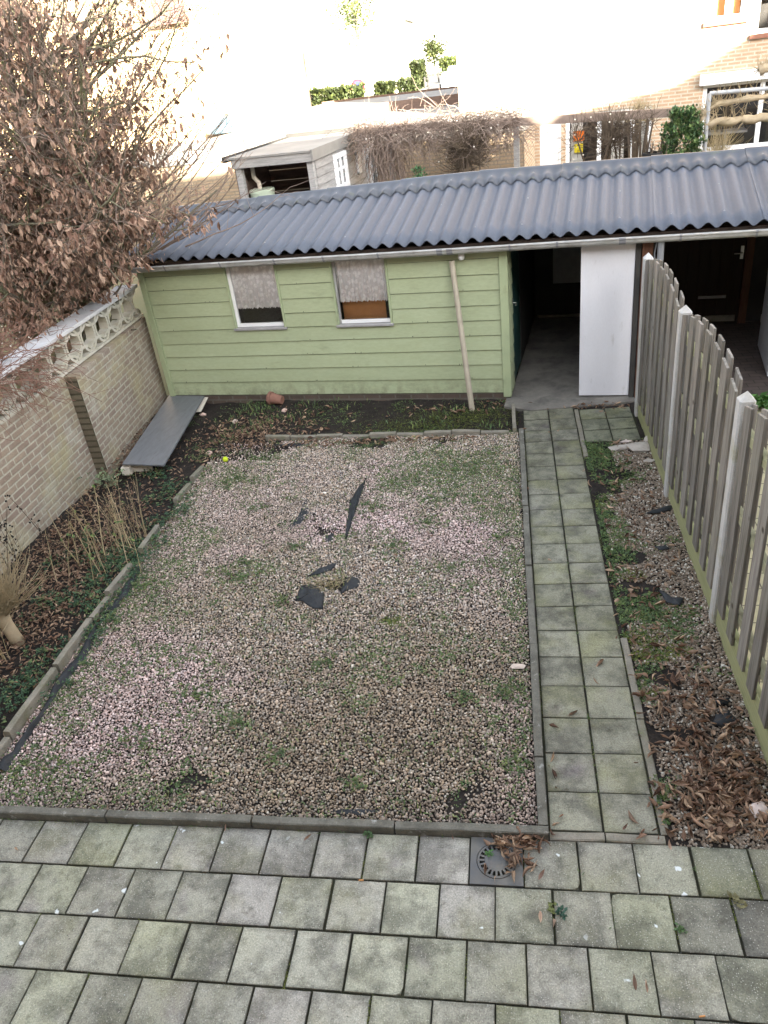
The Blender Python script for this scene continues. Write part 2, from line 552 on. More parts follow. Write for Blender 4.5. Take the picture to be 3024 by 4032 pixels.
M['floor_conc'] = mat('floor_conc', (.21, .198, .175), (.105, .10, .092), 2.5, .9, stain=(.06, .06, .055), stain_scale=3, slo=.5, shi=.75, bscale=40, bst=.2, fine=.15)
M['slat'] = woodmat('slat', (.098, .088, .078), (.25, .232, .208), (.19, .19, .115), .25)
M['rail'] = woodmat('rail', (.25, .26, .13), (.36, .36, .2), (.3, .33, .12), .5, 'y')
M['rail_dull'] = woodmat('rail_dull', (.19, .185, .12), (.28, .27, .18), (.22, .235, .1), .4, 'y')
M['pole'] = woodmat('pole', (.3, .27, .215), (.4, .36, .29), (.22, .22, .12), .3)
M['soil'] = mat('soil', (.02, .016, .014), (.036, .029, .024), 5, .95, stain=(.011, .009, .008), stain_scale=9, slo=.45, shi=.7, bscale=45, bst=.9, fine=.4, fine_scale=70)
M['joint'] = mat('joint', (.02, .019, .015), (.035, .038, .018), 5, .95, bscale=60, bst=.5)
M['paver'] = pavermat('paver', moss=.36)
M['path_paver'] = pavermat('path_paver', moss=.5, lichen=False, speck=False, dark=(.075, .077, .07))
M['stone'] = mat('stone', (1, 1, 1), None, rough=.8, attr=True, spec=.3, fine=.2, fine_scale=200)
M['leaf'] = mat('leaf', (1, 1, 1), None, rough=.75, attr=True, spec=.25, fine=.25, fine_scale=60)
M['weed'] = mat('weed', (1, 1, 1), None, rough=.6, attr=True, spec=.3)
M['bark'] = mat('bark', (.17, .15, .12), (.12, .105, .085), 8, .9, stain=(.17, .19, .095), stain_scale=2.5, slo=.45, shi=.65, bscale=25, bst=.5)
M['twig'] = mat('twig', (.16, .12, .098), (.22, .17, .14), 6, .85)
M['red_twig'] = mat('red_twig', (.17, .085, .06), (.22, .14, .105), 6, .8)
M['pale_twig'] = mat('pale_twig', (.36, .29, .18), (.28, .23, .14), 6, .85)
M['pale_bark'] = mat('pale_bark', (.42, .34, .23), (.27, .22, .14), 7, .9, bscale=20, bst=.5)
M['dark_twig'] = mat('dark_twig', (.10, .075, .05), (.06, .045, .035), 6, .85)
M['straw'] = mat('straw', (.38, .31, .2), (.30, .25, .12), 6, .85)
M['fabric'] = mat('fabric', (.011, .013, .016), (.022, .026, .03), 10, .6, bscale=25, bst=.4, spec=.3)
M['board'] = mat('board', (.165, .175, .19), (.135, .145, .16), 4, .5, stain=(.11, .115, .12), stain_scale=6, slo=.5, shi=.8, stretch=(6, 1, 1), spec=.4, fine=.1)
M['wall_side'] = brickmat('wall_side', (.345, .285, .22), (.28, .22, .18), (.45, .43, .355), (0, 1, 0), .225, .076, .013, algae=(.38, .345, .20), alg_lo=.5, alg_hi=.8, dirt=(.44, .42, .35), soft=.5)
M['wall_end_shaded'] = brickmat('wall_end_shaded', (.19, .165, .12), (.15, .125, .09), (.09, .08, .055), (1, 0, 0), .4, .076, .013)  # darker copy of the wall brick: shade of the end face as colour
M['screen'] = mat('screen', (.52, .5, .44), (.42, .4, .33), 8, .9, stain=(.3, .29, .2), stain_scale=5, slo=.5, shi=.8, bscale=40, bst=.3)
M['coping'] = mat('coping', (.56, .57, .59), (.47, .48, .5), 5, .85, bscale=40, bst=.2)
M['house_brick'] = brickmat('house_brick', (.48, .335, .225), (.40, .275, .18), (.50, .45, .36), tuple(DU), .22, .0625, .012)
M['ext_brick'] = brickmat('ext_brick', (.40, .30, .20), (.33, .24, .155), (.27, .225, .165), tuple(DU), .22, .0625, .011)
M['side_brick'] = brickmat('side_brick', (.48, .335, .225), (.40, .275, .18), (.50, .45, .36), tuple(DW), .22, .0625, .012)
M['plinth'] = brickmat('plinth', (.12, .09, .075), (.085, .07, .058), (.13, .12, .10), tuple(DU), .22, .07, .012)
M['roof_felt'] = mat('roof_felt', (.22, .215, .20), (.17, .165, .155), 2, .8)
M['fascia_white'] = mat('fascia_white', (.72, .71, .67), (.62, .61, .57), 3, .5)
M['grey_boards'] = mat('grey_boards', (.35, .34, .325), (.24, .235, .23), 4, .85, stretch=(1, 1, 9), island=.12, fine=.2, fine_scale=20)
M['brown_boards'] = mat('brown_boards', (.17, .115, .09), (.12, .08, .062), 4, .85, stretch=(1, 1, 9), island=.25)
M['barrel'] = mat('barrel', (.40, .46, .36), (.35, .41, .31), 4, .5)
M['pipe'] = mat('pipe', (.5, .45, .38), None, rough=.5)
M['foliage'] = mat('foliage', (1, 1, 1), None, rough=.6, attr=True, spec=.3)
M['asphalt'] = mat('asphalt', (.07, .07, .07), (.1, .1, .1), 3, .9)
M['ground'] = mat('ground', (.11, .12, .06), (.16, .14, .09), .4, .95)
M['car_paint'] = mat('car_paint', (.75, .75, .76), None, rough=.25, spec=.5)
M['car_glass'] = mat('car_glass', (.05, .08, .10), None, rough=.1, spec=.5)
M['rubber'] = mat('rubber', (.02, .02, .02), None, rough=.8)
M['terracotta'] = mat('terracotta', (.25, .13, .095), (.17, .09, .07), 12, .85)
M['ball'] = mat('ball', (.5, .62, .03), (.42, .52, .03), 60, .9)
M['pale_stone'] = mat('pale_stone', (.55, .46, .40), (.45, .38, .32), 15, .85, bscale=20, bst=.4)
M['pink_stone'] = mat('pink_stone', (.62, .48, .42), (.52, .36, .3), 12, .85, bscale=20, bst=.4)
M['white_stone'] = mat('white_stone', (.62, .54, .5), (.5, .42, .39), 12, .85, bscale=25, bst=.5)
M['slab_stone'] = mat('slab_stone', (.46, .43, .39), (.3, .27, .24), 8, .9, bscale=25, bst=.5)
M['iron'] = mat('iron', (.075, .08, .088), (.12, .115, .1), 6, .6, stain=(.16, .15, .13), stain_scale=5, slo=.55, shi=.8, spec=.4)
M['iron_dark'] = mat('iron_dark', (.01, .01, .01), None, rough=.9)
M['tile_roof'] = mat('tile_roof', (.22, .1, .065), (.16, .075, .05), 3, .8)
M['render_white'] = mat('render_white', (.7, .66, .58), (.62, .58, .5), 1, .9)
M['yellow_brick'] = mat('yellow_brick', (.42, .31, .18), (.36, .26, .15), 3, .9)
M['orange_paper'] = mat('orange_paper', (.85, .22, .02), None, rough=.7)
M['yellow_paper'] = mat('yellow_paper', (.8, .68, .03), None, rough=.7)
M['sign_red'] = mat('sign_red', (.16, .012, .02), None, rough=.5)
M['sign_blue'] = mat('sign_blue', (.02, .03, .12), None, rough=.5)
M['screw'] = mat('screw', (.22, .23, .24), None, rough=.5)
M['galv'] = mat('galv', (.36, .37, .38), (.3, .31, .32), 5, .5, spec=.5)
M['side_cladding'] = mat('side_cladding', (.10, .055, .05), (.08, .045, .04), 3, .8)
M['ivory'] = mat('ivory', (.62, .58, .5), None, rough=.7)
M['nb_paver'] = brickmat('nb_paver', (.33, .29, .19), (.28, .25, .17), (.09, .08, .06), (1, 0, 0), .205, .105, .008)
M['nb_paver'].node_tree.nodes  # horizontal version made below


def flat_brick(name, c1, c2, mo, bw, bh):
    mt, n, l, bs = newmat(name)
    bs.inputs['Roughness'].default_value = .9
    v = coords(n, l)
    br = n.new('ShaderNodeTexBrick'); l.new(v, br.inputs['Vector'])
    br.inputs['Color1'].default_value = (*c1, 1); br.inputs['Color2'].default_value = (*c2, 1); br.inputs['Mortar'].default_value = (*mo, 1)
    br.inputs['Scale'].default_value = 1; br.inputs['Mortar Size'].default_value = .006; br.inputs['Brick Width'].default_value = bw; br.inputs['Row Height'].default_value = bh
    f = ramp(n, l, noise(n, l, v, 4, 5), .35, .75)
    c = mixc(n, l, f, br.outputs['Color'], mixc(n, l, 1.0, br.outputs['Color'], (.65, .65, .62), 'MULTIPLY'))
    l.new(c, bs.inputs['Base Color'])
    return mt


M['nb_paver'] = flat_brick('neighbour_paving', (.40, .36, .22), (.34, .31, .20), (.10, .09, .06), .21, .21)
M['nb_floor'] = flat_brick('neighbour_floor', (.10, .075, .065), (.08, .06, .054), (.04, .035, .03), .21, .105)


def glassmat(name, tint=(.9, .95, .95), refl=.10):
    mt = bpy.data.materials.new(name); mt.use_nodes = True
    n = mt.node_tree.nodes; l = mt.node_tree.links
    n.remove(n['Principled BSDF'])
    tr = n.new('ShaderNodeBsdfTransparent'); tr.inputs[0].default_value = (*tint, 1)
    gl = n.new('ShaderNodeBsdfGlossy'); gl.inputs['Roughness'].default_value = .03
    fr = n.new('ShaderNodeFresnel'); fr.inputs[0].default_value = 1.5
    mx = n.new('ShaderNodeMixShader')
    l.new(fr.outputs[0], mx.inputs[0]); l.new(tr.outputs[0], mx.inputs[1]); l.new(gl.outputs[0], mx.inputs[2])
    l.new(mx.outputs[0], n['Material Output'].inputs['Surface'])
    return mt


M['glass'] = glassmat('window_glass', (1, 1, 1))


def lacemat(name):
    mt, n, l, bs = newmat(name)
    bs.inputs['Base Color'].default_value = (.94, .94, .93, 1)
    bs.inputs['Roughness'].default_value = .9
    v = coords(n, l)
    vo = n.new('ShaderNodeTexVoronoi'); vo.inputs['Scale'].default_value = 17; l.new(v, vo.inputs['Vector'])
    a = ramp(n, l, vo.outputs['Distance'], .42, .55, True)
    ns = ramp(n, l, noise(n, l, v, 22, 3), .36, .5)
    mx = n.new('ShaderNodeMath'); mx.operation = 'MULTIPLY'; l.new(a, mx.inputs[0]); l.new(ns, mx.inputs[1])
    mr = n.new('ShaderNodeMapRange'); mr.inputs[3].default_value = .78; mr.inputs[4].default_value = 1.0
    l.new(mx.outputs[0], mr.inputs[0]); l.new(mr.outputs[0], bs.inputs['Alpha'])
    return mt


M['lace'] = lacemat('lace')


# ------------------------------------------------------------------ scatter makers
def rotmats(n, tilt=.6, rng=RNG):
    """random yaw, with a tilt away from flat of up to tilt radians"""
    a = rng.uniform(0, 2 * math.pi, n); t = rng.normal(0, tilt, n); r = rng.normal(0, tilt, n)
    ca, sa, ct, st, cr, sr = np.cos(a), np.sin(a), np.cos(t), np.sin(t), np.cos(r), np.sin(r)
    Z = np.zeros(n); O = np.ones(n)
    Rz = np.stack([np.stack([ca, -sa, Z], -1), np.stack([sa, ca, Z], -1), np.stack([Z, Z, O], -1)], 1)
    Rx = np.stack([np.stack([O, Z, Z], -1), np.stack([Z, ct, -st], -1), np.stack([Z, st, ct], -1)], 1)
    Ry = np.stack([np.stack([cr, Z, sr], -1), np.stack([Z, O, Z], -1), np.stack([-sr, Z, cr], -1)], 1)
    return Rz @ Rx @ Ry


def leaves_arrays(P, L, W, curl, Rm, cols, bend=None):
    """P (n,3) places, L W length/width, curl cup amount; leaf mesh 5x3 points"""
    n = len(P)
    ti = np.linspace(0, 1, 5); tj = np.array([-1, -.5, 0, .5, 1.])
    wprof = np.array([.12, .8, 1.0, .7, .04])
    Lv = np.broadcast_to(L, n)[:, None, None]; Wv = np.broadcast_to(W, n)[:, None, None]; Cv = np.broadcast_to(curl, n)[:, None, None]
    Bv = (RNG.uniform(-.5, .5, n) if bend is None else np.broadcast_to(bend, n))[:, None, None]
    x = (ti[None, :, None] - .5) * Lv + 0 * tj[None, None, :]
    ang = Cv * tj[None, None, :] * (.6 + .8 * ti[None, :, None])
    rr = Wv * .5 * wprof[None, :, None] / (.6 + .8 * ti[None, :, None])
    aC = np.maximum(np.abs(Cv), .05); sC = np.sign(Cv + 1e-6)
    y = rr * np.sin(ang) / aC * sC
    z = sC * rr * (1 - np.cos(ang)) / aC + Bv * Lv * (ti[None, :, None] - .5) ** 2 * 2
    loc = np.stack([x + 0 * y, y, z + 0 * y], -1).reshape(n, 25, 3)
    V = np.einsum('nij,nkj->nki', Rm, loc) + np.asarray(P)[:, None, :]
    f = []
    for i in range(4):
        for j in range(4):
            f.append((i * 5 + j, i * 5 + j + 1, (i + 1) * 5 + j + 1, (i + 1) * 5 + j))
    F = (np.array(f)[None] + (np.arange(n) * 25)[:, None, None]).reshape(-1, 4)
    C = np.repeat(cols, 25, axis=0)
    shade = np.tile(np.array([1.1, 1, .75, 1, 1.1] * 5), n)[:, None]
    return V.reshape(-1, 3), F, C * shade


BROWNS = np.array([(.25, .165, .115), (.34, .24, .165), (.17, .10, .065), (.42, .30, .205), (.12, .07, .048), (.29, .185, .125)])
PALE_BROWNS = np.array([(.33, .215, .155), (.40, .275, .20), (.25, .155, .115), (.30, .195, .14), (.45, .32, .235), (.21, .125, .092)])


def pick(pal, n):
    return pal[RNG.integers(0, len(pal), n)] * RNG.uniform(.75, 1.2, (n, 1))


ICO_V = None


def ico():
    t = (1 + 5 ** .5) / 2
    v = np.array([(-1, t, 0), (1, t, 0), (-1, -t, 0), (1, -t, 0), (0, -1, t), (0, 1, t), (0, -1, -t), (0, 1, -t), (t, 0, -1), (t, 0, 1), (-t, 0, -1), (-t, 0, 1)], float)
    v /= np.linalg.norm(v[0])
    f = np.array([(0, 11, 5), (0, 5, 1), (0, 1, 7), (0, 7, 10), (0, 10, 11), (1, 5, 9), (5, 11, 4), (11, 10, 2), (10, 7, 6), (7, 1, 8), (3, 9, 4), (3, 4, 2), (3, 2, 6), (3, 6, 8), (3, 8, 9), (4, 9, 5), (2, 4, 11), (6, 2, 10), (8, 6, 7), (9, 8, 1)])
    return v, f


def pebbles(name, P, size, cols, mat_):
    v, f = ico()
    n = len(P)
    sc = size[:, None] * np.stack([RNG.uniform(.75, 1.25, n), RNG.uniform(.65, 1.05, n), RNG.uniform(.45, .8, n)], -1)
    jit = 1 + RNG.uniform(-.18, .18, (n, 12, 1))
    loc = v[None] * jit * sc[:, None, :]
    R = rotmats(n, .35)
    V = np.einsum('nij,nkj->nki', R, loc) + P[:, None, :]
    F = (f[None] + (np.arange(n) * 12)[:, None, None]).reshape(-1, 3)
    return mass(name, V.reshape(-1, 3), F, mat_, np.repeat(cols, 12, 0))


def quads_leafy(P, size, Rm, cols, asp=.6):
    n = len(P)
    q = np.array([(0, 0, 0), (.45, .5, .12), (1, 0, 0), (.45, -.5, .12)])
    loc = q[None] * np.stack([size, size * asp, size], -1)[:, None, :]
    V = np.einsum('nij,nkj->nki', Rm, loc) + P[:, None, :]
    F = (np.array([[0, 1, 2, 3]])[None] + (np.arange(n) * 4)[:, None, None]).reshape(-1, 4)
    return V.reshape(-1, 3), F, np.repeat(cols, 4, 0)


def rosettes(P, k, size, cols, tilt=.45):
    """clusters of k small leaves round each point"""
    n = len(P)
    PP = np.repeat(P, k, 0); ss = np.repeat(size, k) * RNG.uniform(.6, 1.2, n * k)
    a = RNG.uniform(0, 2 * math.pi, n * k); up = np.abs(RNG.normal(.35, tilt, n * k))
    ca, sa, cu, su = np.cos(a), np.sin(a), np.cos(up), np.sin(up)
    ex = np.stack([ca * cu, sa * cu, su], -1); ey = np.stack([-sa, ca, 0 * a], -1); ez = np.cross(ex, ey)
    R = np.stack([ex, ey, ez], -1)
    off = RNG.normal(0, 1, (n * k, 3)) * ss[:, None] * .35; off[:, 2] = np.abs(off[:, 2]) * .6
    cc = np.repeat(cols, k, 0) * RNG.uniform(.7, 1.3, (n * k, 1))
    return quads_leafy(PP + off, ss, R, cc, .65)


def blades(P, size, cols):
    """grass blades"""
    n = len(P)
    a = RNG.uniform(0, 2 * math.pi, n); up = RNG.uniform(.3, 1.4, n)
    ca, sa, cu, su = np.cos(a), np.sin(a), np.cos(up), np.sin(up)
    ex = np.stack([ca * cu, sa * cu, su], -1); ey = np.stack([-sa, ca, 0 * a], -1); ez = np.cross(ex, ey)
    return quads_leafy(P, size, np.stack([ex, ey, ez], -1), cols, .14)


def join(*arrs):
    V, F, C, b = [], [], [], 0
    for v, f, c in arrs:
        V.append(v); F.append(f + b); C.append(c); b += len(v)
    return np.concatenate(V), np.concatenate(F), np.concatenate(C)


GREENS = np.array([(.08, .135, .045), (.11, .17, .055), (.06, .105, .038), (.15, .185, .06), (.09, .14, .06)])
MOSSY = np.array([(.13, .16, .03), (.17, .2, .035), (.10, .13, .03)])


class Twigs:
    """many thin tapered tubes gathered into one part"""
    def __init__(self):
        self.mb = MB(); self.tips = []

    def grow(self, p, d, length, r, seg=5, wob=.15, up=0.0, sides=4, tip=.4):
        p = np.array(p, float); d = np.array(d, float); d /= np.linalg.norm(d)
        pts, rad = [p], [r]
        for i in range(seg):
            d = d + np.array([random.gauss(0, wob), random.gauss(0, wob), random.gauss(0, wob) + up]); d /= np.linalg.norm(d)
            p = p + d * length / seg
            pts.append(p); rad.append(r * (1 - (1 - tip) * (i + 1) / seg))
        self.mb.tube(pts, rad, sides, cap=False)
        return pts, d


def rdir(elev_lo, elev_hi, az=None, spread=math.pi):
    e = random.uniform(elev_lo, elev_hi); a = random.uniform(-math.pi, math.pi) if az is None else az + random.uniform(-spread, spread)
    return np.array([math.cos(a) * math.cos(e), math.sin(a) * math.cos(e), math.sin(e)])

# ================================================================== SETTING
T = .302


def gz(x, y):
    s = lambda a, b: (lambda t: t * t * (3 - 2 * t))(min(1, max(0, (y - a) / (b - a))))
    return -.16 + .75 * s(9.6, 12.5) + .55 * s(20, 45)


def sheet(name, xs, ys, zf, mt):
    V = np.array([(x, y, zf(x, y)) for y in ys for x in xs]); nx = len(xs)
    F = np.array([(j * nx + i, j * nx + i + 1, (j + 1) * nx + i + 1, (j + 1) * nx + i) for j in range(len(ys) - 1) for i in range(nx - 1)])
    return kind(mass(name, V, F, mt, smooth=True), 'structure')


sheet('ground', [-600, -200, -80, -40, -20, -10, -5, 0, 5, 10, 20, 40, 80, 200, 600],
      [-300, -100, -30, -12, -6, 0, 5, 9] + list(np.arange(9.6, 13, .5)) + [14, 17, 20, 25, 30, 35, 40, 45, 60, 90, 150, 300, 900], gz, M['ground'])


def soilz(x, y):
    z = -.035 + .05 * float(fbm(x, y, 3.1, 2)) + .02 * float(vnoise(x, y, 17, 4)) - .02
    if x < -4.12:
        z -= .03
    if -4.1 < x < -.35 and .02 < y < 5.45:
        z = -.02 + .012 * float(fbm(x, y, 2.5, 6))
    if x < -4.9:
        z -= .11 * math.exp(-((y - 5.0) / 1.0) ** 2) * min(1, (-4.9 - x) / .4)
    if y < .0:
        z = min(z, -.022)
    return z


sheet('soil', list(np.arange(-5.8, 1.09, .055)), list(np.arange(-.055, 7.46, .055)), soilz, M['soil'])

# ---- patio: running-bond concrete tiles over a dark jointing bed
pt = MB()
pt.box(-6.2, 3.0, -4.6, -.03, -.06, -.016, mi=1)
for i in range(14):
    y1 = -.035 - i * T; y0 = y1 - T
    off = -.457 + (0 if i % 2 == 0 else .146)
    if i >= 9:
        off += .03
    for k in range(-19, 12):
        x0 = off + k * T + random.uniform(-.003, .003)
        if i == 0 and k == -1:
            continue                        # the drain takes the place of one tile
        xm = x0 + T / 2
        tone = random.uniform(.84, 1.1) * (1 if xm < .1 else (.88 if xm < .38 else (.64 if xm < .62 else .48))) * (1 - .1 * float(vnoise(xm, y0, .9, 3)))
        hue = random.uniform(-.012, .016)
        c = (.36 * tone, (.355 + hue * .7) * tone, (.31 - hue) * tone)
        e = [random.uniform(-.003, .003) for _ in range(4)]
        g = random.uniform(.003, .006)
        pt.tile(x0 + g, x0 + T - g, y0 + g, y1 - g, 0, .005, e, col=c)
kind(pt.build('patio', [M['paver'], M['joint']]), 'structure')

# ---- path: two columns of tiles, 20 rows
pa = MB()
pa.box(-.31, .31, .02, 6.06, -.06, -.014, mi=1)
pa.box(.36, .99, 5.1, 5.97, -.06, -.014, mi=1)
for k in range(20):
    for cix in (-1, 0):
        y0 = max(k * T, .03); y1 = (k + 1) * T
        x0 = cix * T
        tone = random.uniform(.88, 1.1) * (1.0 - .012 * k)
        c = (.265 * tone, .263 * tone, .215 * tone)
        e = [random.uniform(-.003, .003) for _ in range(4)]
        pa.tile(x0 + (.006 if cix == 0 else .002), x0 + T - (.006 if cix == -1 else .002), y0 + random.uniform(.002, .004), y1 - random.uniform(.002, .004), .002, .005, e, col=c)
for a in range(2):
    for b in range(3):
        tone = random.uniform(.85, 1.1)
        pa.tile(.37 + a * T, .37 + (a + 1) * T - .012, 5.08 + b * T, 5.08 + (b + 1) * T - .012, .002, .005, [random.uniform(-.004, .004) for _ in range(4)], col=(.21 * tone, .22 * tone, .165 * tone))
kind(pa.build('path', [M['path_paver'], M['joint']]), 'structure')

nb = MB()
nb.box(1.08, 9, -5, 6.02, -.06, .0)
kind(nb.build('neighbour_paving', M['nb_paver']), 'structure')


# ---- edging slabs
ORD = ['first', 'second', 'third', 'fourth', 'fifth', 'sixth', 'seventh', 'eighth', 'ninth', 'tenth']


def slab(name, x0, x1, y0, y1, z1, mt, label, group, jit=.006, dz=0.0, fr=ident):
    b = MB()
    n = max(2, int(max(x1 - x0, y1 - y0) / .16))
    long_y = (y1 - y0) > (x1 - x0)
    dx, dy = random.uniform(-jit, jit), random.uniform(-jit, jit)
    t0, t1 = random.uniform(-.006, .006) + dz, random.uniform(-.006, .006) - dz
    # a run of short sections so the arris can wander a little
    vs, fs = [], []
    for i in range(n + 1):
        t = i / n
        w_ = random.uniform(-.0025, .0025)
        zt = z1 + t0 * (1 - t) + t1 * t + random.uniform(-.002, .002)
        if long_y:
            yy = y0 + (y1 - y0) * t; sx = dx * (1 - 2 * t)
            ring = [(x0 + sx, yy, -.1), (x0 + sx + w_, yy, zt - .006), (x0 + sx + .006, yy, zt), (x1 + sx - .006, yy, zt), (x1 + sx + w_, yy, zt - .006), (x1 + sx, yy, -.1)]
        else:
            xx = x0 + (x1 - x0) * t; sy = dy * (1 - 2 * t)
            ring = [(xx, y1 + sy, -.1), (xx, y1 + sy + w_, zt - .006), (xx, y1 + sy - .006, zt), (xx, y0 + sy + .006, zt), (xx, y0 + sy + w_, zt - .006), (xx, y0 + sy, -.1)]
        vs += [fr(*p) for p in ring]
    for i in range(n):
        for k in range(5):
            fs.append((i * 6 + k, i * 6 + k + 1, (i + 1) * 6 + k + 1, (i + 1) * 6 + k))
    fs += [tuple(range(6))[::-1], tuple(range(n * 6, n * 6 + 6))]
    b.add(vs, fs)
    o = b.build(name, mt)
    return tag(o, label, 'edging slab', group)


for i, (a, b_, h) in enumerate([(-.02, .60, .06), (.62, 1.30, .08), (1.33, 1.93, .08), (1.96, 2.28, .055), (2.3, 2.78, .075), (3.02, 3.5, .06), (4.02, 4.4, .05), (4.55, 4.86, .035)]):
    slab('edging_slab', -4.15, -4.098, a, b_, h, M['concrete'],
         f'pale concrete edging slab, {ORD[i]} from the patio in the row beside the shrub bed', 'edging slabs along the shrub bed', .012, .008)
for i in range(9):
    t0, t1 = i / 9, (i + .96) / 9
    P0 = np.array([-3.52, 5.60]); P1 = np.array([-.47, 5.40])
    dd = (P1 - P0) / np.linalg.norm(P1 - P0); L = np.linalg.norm(P1 - P0)
    fr = lambda x, y, z, P0=P0, dd=dd: np.array([P0[0] + dd[0] * x - dd[1] * y, P0[1] + dd[1] * x + dd[0] * y, z])
    slab('edging_slab', L * t0, L * t1, -.03, .03, [.03, .025, .035, .02, .04, .03, .045, .05, .035][i], M['concrete'],
         f'short concrete edging slab, {ORD[i]} from the left in the row in front of the shed bed', 'edging slabs in front of the shed bed', .008, .005, fr)
for i, (a, b_) in enumerate([(.03, .52), (.53, 1.6), (1.61, 2.62), (2.63, 3.63), (3.64, 4.6), (4.61, 5.42)]):
    slab('edging_slab', -.368, -.312, a, b_, .05, M['curb'],
         f'dark lichened edging slab, {ORD[i]} from the patio between gravel and tiled path', 'edging slabs between gravel and path', .003)
slab('edging_slab', -.44, -.395, 5.43, 6.15, .05, M['concrete'], 'thin edging slab running from the shed corner down to the gravel edging', 'edging slabs beside the shed corner')
for i, (a, b_) in enumerate([(-1.2, -.312), (-2.085, -1.21), (-3.05, -2.095), (-4.0, -3.06), (-5.0, -4.01)]):
    slab('edging_slab', a, b_, -.033, .022, .055, M['curb'],
         f'long mossy edging slab between patio and gravel, {ORD[i]} from the drain corner', 'edging slabs between patio and gravel', .004)
for i, (a, b_) in enumerate([(-.305, .0), (.008, .33)]):
    slab('edging_slab', a, b_, -.033, .022, .006, M['concrete'],
         f'flush edging slab across the foot of the path, under its {["left", "right"][i]} column of tiles', 'flush edging slabs at the foot of the path', .003)
for i, (a, b_) in enumerate([(.03, .9), (.91, 1.72), (4.72, 5.06), (5.07, 5.98)]):
    slab('edging_slab', .312, .36, a, b_, .004, M['concrete'],
         f'flush edging slab along the fence side of the path, {ORD[i]} from the patio', 'flush edging slabs along the fence side of the path', .003)

# ---- drain cover in the patio
dx0, dy0 = -.759 + .004, -.035 - T + .004
dcx, dcy = dx0 + .147, dy0 + .147
dr = thing('drain_cover', (dcx, dcy, 0), 'square black iron drain cover with round slotted grate in the patio', 'drain cover')
b = MB()
# plate with a round hole: ring of quads between square and circle
n = 40; R = .112
vs = []
for k in range(n):
    a = 2 * math.pi * k / n
    c, s = math.cos(a), math.sin(a)
    q = .146 / max(abs(c), abs(s))
    vs.append((dcx + c * R, dcy + s * R, .006)); vs.append((dcx + c * q, dcy + s * q, .006)); vs.append((dcx + c * q, dcy + s * q, -.05)); vs.append((dcx + c * R, dcy + s * R, -.03))
fs = []
for k in range(n):
    j = (k + 1) % n
    fs += [(k * 4, k * 4 + 1, j * 4 + 1, j * 4), (k * 4 + 1, k * 4 + 2, j * 4 + 2, j * 4 + 1), (k * 4 + 3, k * 4, j * 4, j * 4 + 3)]
b.add(vs, fs)
b.build('plate', M['iron'], dr)
b = MB()
b.lathe([(.108, -.02), (.108, .007), (.096, .010), (.096, -.02)], (dcx, dcy, 0), 40)
b.lathe([(.066, -.02), (.066, .009), (.05, .010), (.03, .006), (.0, .006)], (dcx, dcy, 0), 40)
for k in range(20):
    a = 2 * math.pi * k / 20
    fr = lambda x, y, z, a=a: np.array([dcx + math.cos(a) * x - math.sin(a) * y, dcy + math.sin(a) * x + math.cos(a) * y, z])
    b.box(.064, .098, -.0055, .0055, -.012, .009, fr)
b.build('grate', M['iron'], dr)
b = MB(); b.lathe([(.107, -.03), (0, -.03)], (dcx, dcy, 0), 30); b.build('sump', M['iron_dark'], dr)

# ---- gravel
pitch = .0142
gx, gy = np.meshgrid(np.arange(-4.085, -.37, pitch), np.arange(.025, 5.5, pitch))
gx = gx.ravel() + RNG.uniform(-.008, .008, gx.size); gy = gy.ravel() + RNG.uniform(-.008, .008, gy.size)


def bump_at(x, y, cx, cy, rx, ry):
    return np.exp(-((x - cx) / rx) ** 2 - ((y - cy) / ry) ** 2)


bare = fbm(gx, gy, 1.7, 9) + .12 * vnoise(gx, gy, 14, 2)
thin = .26 * bump_at(gx, gy, -.7, .25, .35, .2) + .3 * bump_at(gx, gy, -1.85, .04, .45, .06) + .06 * bump_at(gx, gy, -2.55, 3.75, .3, .4) + .5 * bump_at(gx, gy, -1.98, 2.45, .16, .1) + .28 * bump_at(gx, gy, -2.6, .3, .25, .12) + .3 * bump_at(gx, gy, -1.5, .95 + 1.0, .1, .05)
thin += .25 * np.clip((gy - 4.9) / .4, 0, 1)
keep = bare * .8 + thin + RNG.normal(0, .05, gx.size) < .74
keep &= ~((gx > -3.9) & (gy > 5.62 - .066 * (gx + 3.52)))
keep &= ~((gy > 5.0) & (gx < -3.3) & (RNG.random(gx.size) < .75))
gx, gy, thin = gx[keep], gy[keep], thin[keep]
pk = fbm(gx, gy, .8, 21)
pinkness = np.clip((pk - .42) * 4, 0, 1) + .9 * bump_at(gx, gy, -.8, 3.2, .35, .9) + .8 * bump_at(gx, gy, -2.3, 3.4, .35, .3) + .7 * bump_at(gx, gy, -3.6, 1.2, .5, .9) + .5 * bump_at(gx, gy, -3.2, 3.9, .7, .8)
browny = np.clip((fbm(gx, gy, .7, 33) - .45) * 3, 0, 1) * .6 + .95 * bump_at(gx, gy, -1.6, .5, 1.1, .7) + .5 * bump_at(gx, gy, -1.3, 1.6, 1.0, .8) + .5 * bump_at(gx, gy, -3, .2, .8, .3)
pinkness = np.clip(pinkness - .5 * browny, 0, 1); browny = np.clip(browny, 0, 1)
r = RNG.random(gx.size)
basec = np.where((r < .5)[:, None], np.array([.40, .335, .275]), np.where((r < .72)[:, None], np.array([.30, .225, .165]), np.where((r < .86)[:, None], np.array([.47, .44, .40]), np.array([.17, .155, .15]))))
pinkc = np.where((r < .65)[:, None], np.array([.48, .375, .355]), np.where((r < .85)[:, None], np.array([.56, .47, .46]), np.array([.33, .22, .2])))
brownc = np.where((r < .55)[:, None], np.array([.20, .15, .10]), np.where((r < .82)[:, None], np.array([.30, .24, .165]), np.array([.40, .35, .28])))
gc = basec * (1 - pinkness[:, None]) + pinkc * pinkness[:, None]
